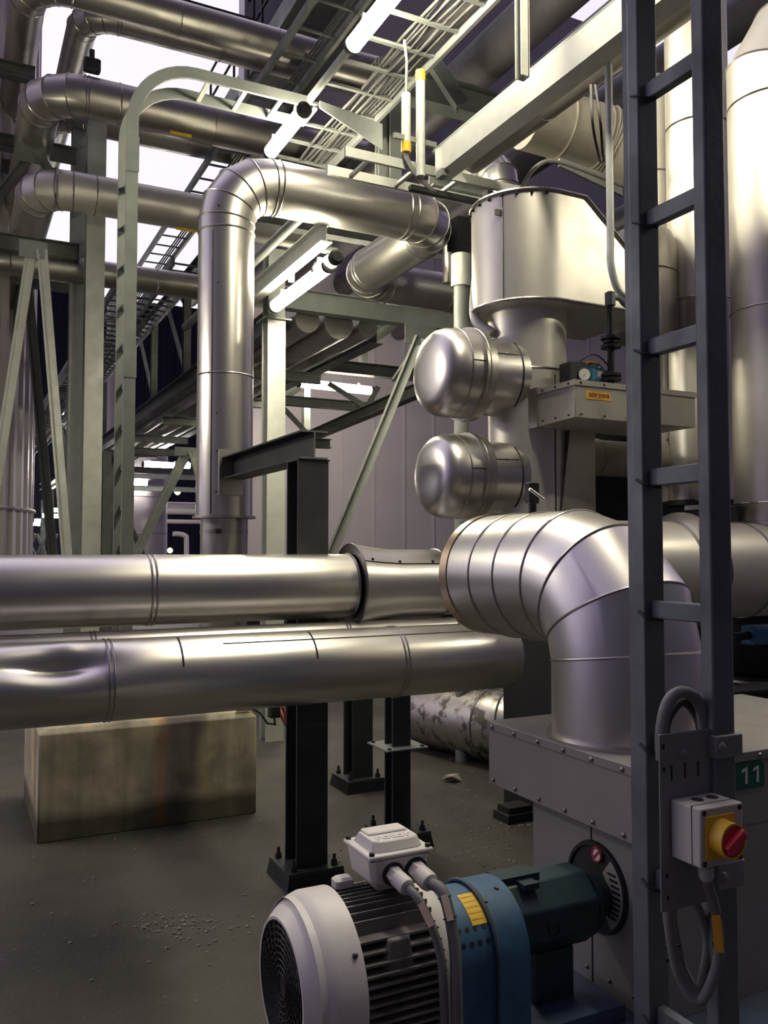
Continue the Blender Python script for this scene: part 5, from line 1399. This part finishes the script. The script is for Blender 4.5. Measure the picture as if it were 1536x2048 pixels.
# distant process pipes in the gap
for k, (py_, r) in enumerate(((1010, .09), (1022, .09), (1043, .06))):
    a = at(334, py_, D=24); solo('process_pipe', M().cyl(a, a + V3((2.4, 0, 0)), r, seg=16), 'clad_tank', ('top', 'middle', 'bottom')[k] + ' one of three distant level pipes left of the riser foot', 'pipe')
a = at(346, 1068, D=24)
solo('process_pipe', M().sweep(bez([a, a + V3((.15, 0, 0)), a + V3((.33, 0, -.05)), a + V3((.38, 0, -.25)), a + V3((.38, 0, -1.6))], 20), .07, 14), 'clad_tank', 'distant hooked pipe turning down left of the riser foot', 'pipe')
# low white roof structure of tiny cross braces under braces
for k in range(3):
    a = at(52 + k * 22, 1068, D=30 + k); b = at(70 + k * 22, 1112, D=30 + k)
    solo('far_brace', M().bar(a, b, .09, .09).bar(V3((a.x, a.y, b.z)), V3((b.x, b.y, a.z)), .09, .09), 'galv_dark', ('leftmost', 'middle', 'rightmost')[k] + ' of the tiny crossed braces far away by the tank', 'brace')

# ================================================================== upper right backdrop
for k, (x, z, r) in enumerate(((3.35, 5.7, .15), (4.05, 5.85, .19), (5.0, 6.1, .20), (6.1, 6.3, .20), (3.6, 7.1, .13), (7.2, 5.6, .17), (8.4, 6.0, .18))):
    solo('overhead_pipe', M().cyl((x, 4.6, z), (x, 13.8, z), r, seg=32), 'pipe_shade',
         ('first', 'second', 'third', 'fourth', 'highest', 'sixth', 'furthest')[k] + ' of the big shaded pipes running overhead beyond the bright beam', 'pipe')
for k, (y, z) in enumerate(((6.0, 5.35), (9.2, 5.4), (4.2, 6.6))):
    solo('roof_beam', M().ibeam((2.9, y, z), (8.5, y, z), .24, .16), 'galv_dark', ('nearer', 'further', 'uppermost')[k] + ' dark beam crossing under the overhead pipes', 'beam')
brace('dark diagonal strut behind the longer white conduit', 860, 130, 915, 215, 6.4, .10, 'galv_dark')
for k, px_ in enumerate((762, 786)):
    p = at(px_, 250, D=6.6)
    solo('steel_column', M().ibeam((p.x, p.y, zat(385, 6.6)), (p.x, p.y, zat(95, 6.6)), .07 + .03 * k, .07 + .03 * k, up=(0, 1, 0)), 'galv', ('left' if k == 0 else 'right') + ' one of the paired grey posts behind the white conduits', 'column')
a = at(640, 215, D=5.9); b = at(765, 262, D=5.9)
solo('bracket_arm', M().hull([a + V3((0, 0, .05)), a + V3((0, 0, 0)), b + V3((0, 0, .05)), b + V3((0, 0, -.13)), a + V3((0, .012, .05)), a + V3((0, .012, 0)), b + V3((0, .012, .05)), b + V3((0, .012, -.13))]), 'galv', 'tapered bracket arm under the wide overhead ladder', 'bracket')
a = at(858, 358, D=5.6)
solo('steel_beam', M().ibeam(a, a + V3((1.2, 0, 0)), .12, .12), 'galv_dark', 'dark stub beam between the riser run and the drum', 'beam')
# walkway with railings up by the sky
wk = at(520, 60, D=13)
root = thing('walkway', 'dark high walkway with a railing against the sky at the top', 'walkway', wk)
part('deck', M().box((wk.x + .3, wk.y - 2.5, wk.z + .2), (wk.x + 1.3, wk.y + 4, wk.z + .34)), 'galv_dark', root)
part('stringer', M().box((wk.x + .28, wk.y - 2.5, wk.z + .05), (wk.x + .34, wk.y + 4, wk.z + .4)), 'galv_dark', root)
def rail(x0, y0, x1, y1, z, root):
    for h in (.55, 1.1): part('handrail', M().cyl((x0, y0, z + h), (x1, y1, z + h), .024, seg=8), 'dark_steel', root)
    n_ = max(2, int(V3((x1 - x0, y1 - y0, 0)).length / 1.3))
    for i in range(n_ + 1):
        t = i / n_; part('post', M().cyl((x0 + (x1 - x0) * t, y0 + (y1 - y0) * t, z), (x0 + (x1 - x0) * t, y0 + (y1 - y0) * t, z + 1.1), .024, seg=8), 'dark_steel', root)
rail(wk.x + .3, wk.y - 2.4, wk.x + .3, wk.y + 4, wk.z + .34, root)
rail(wk.x - 2.7, wk.y, wk.x - .1, wk.y, wk.z - .42, root)
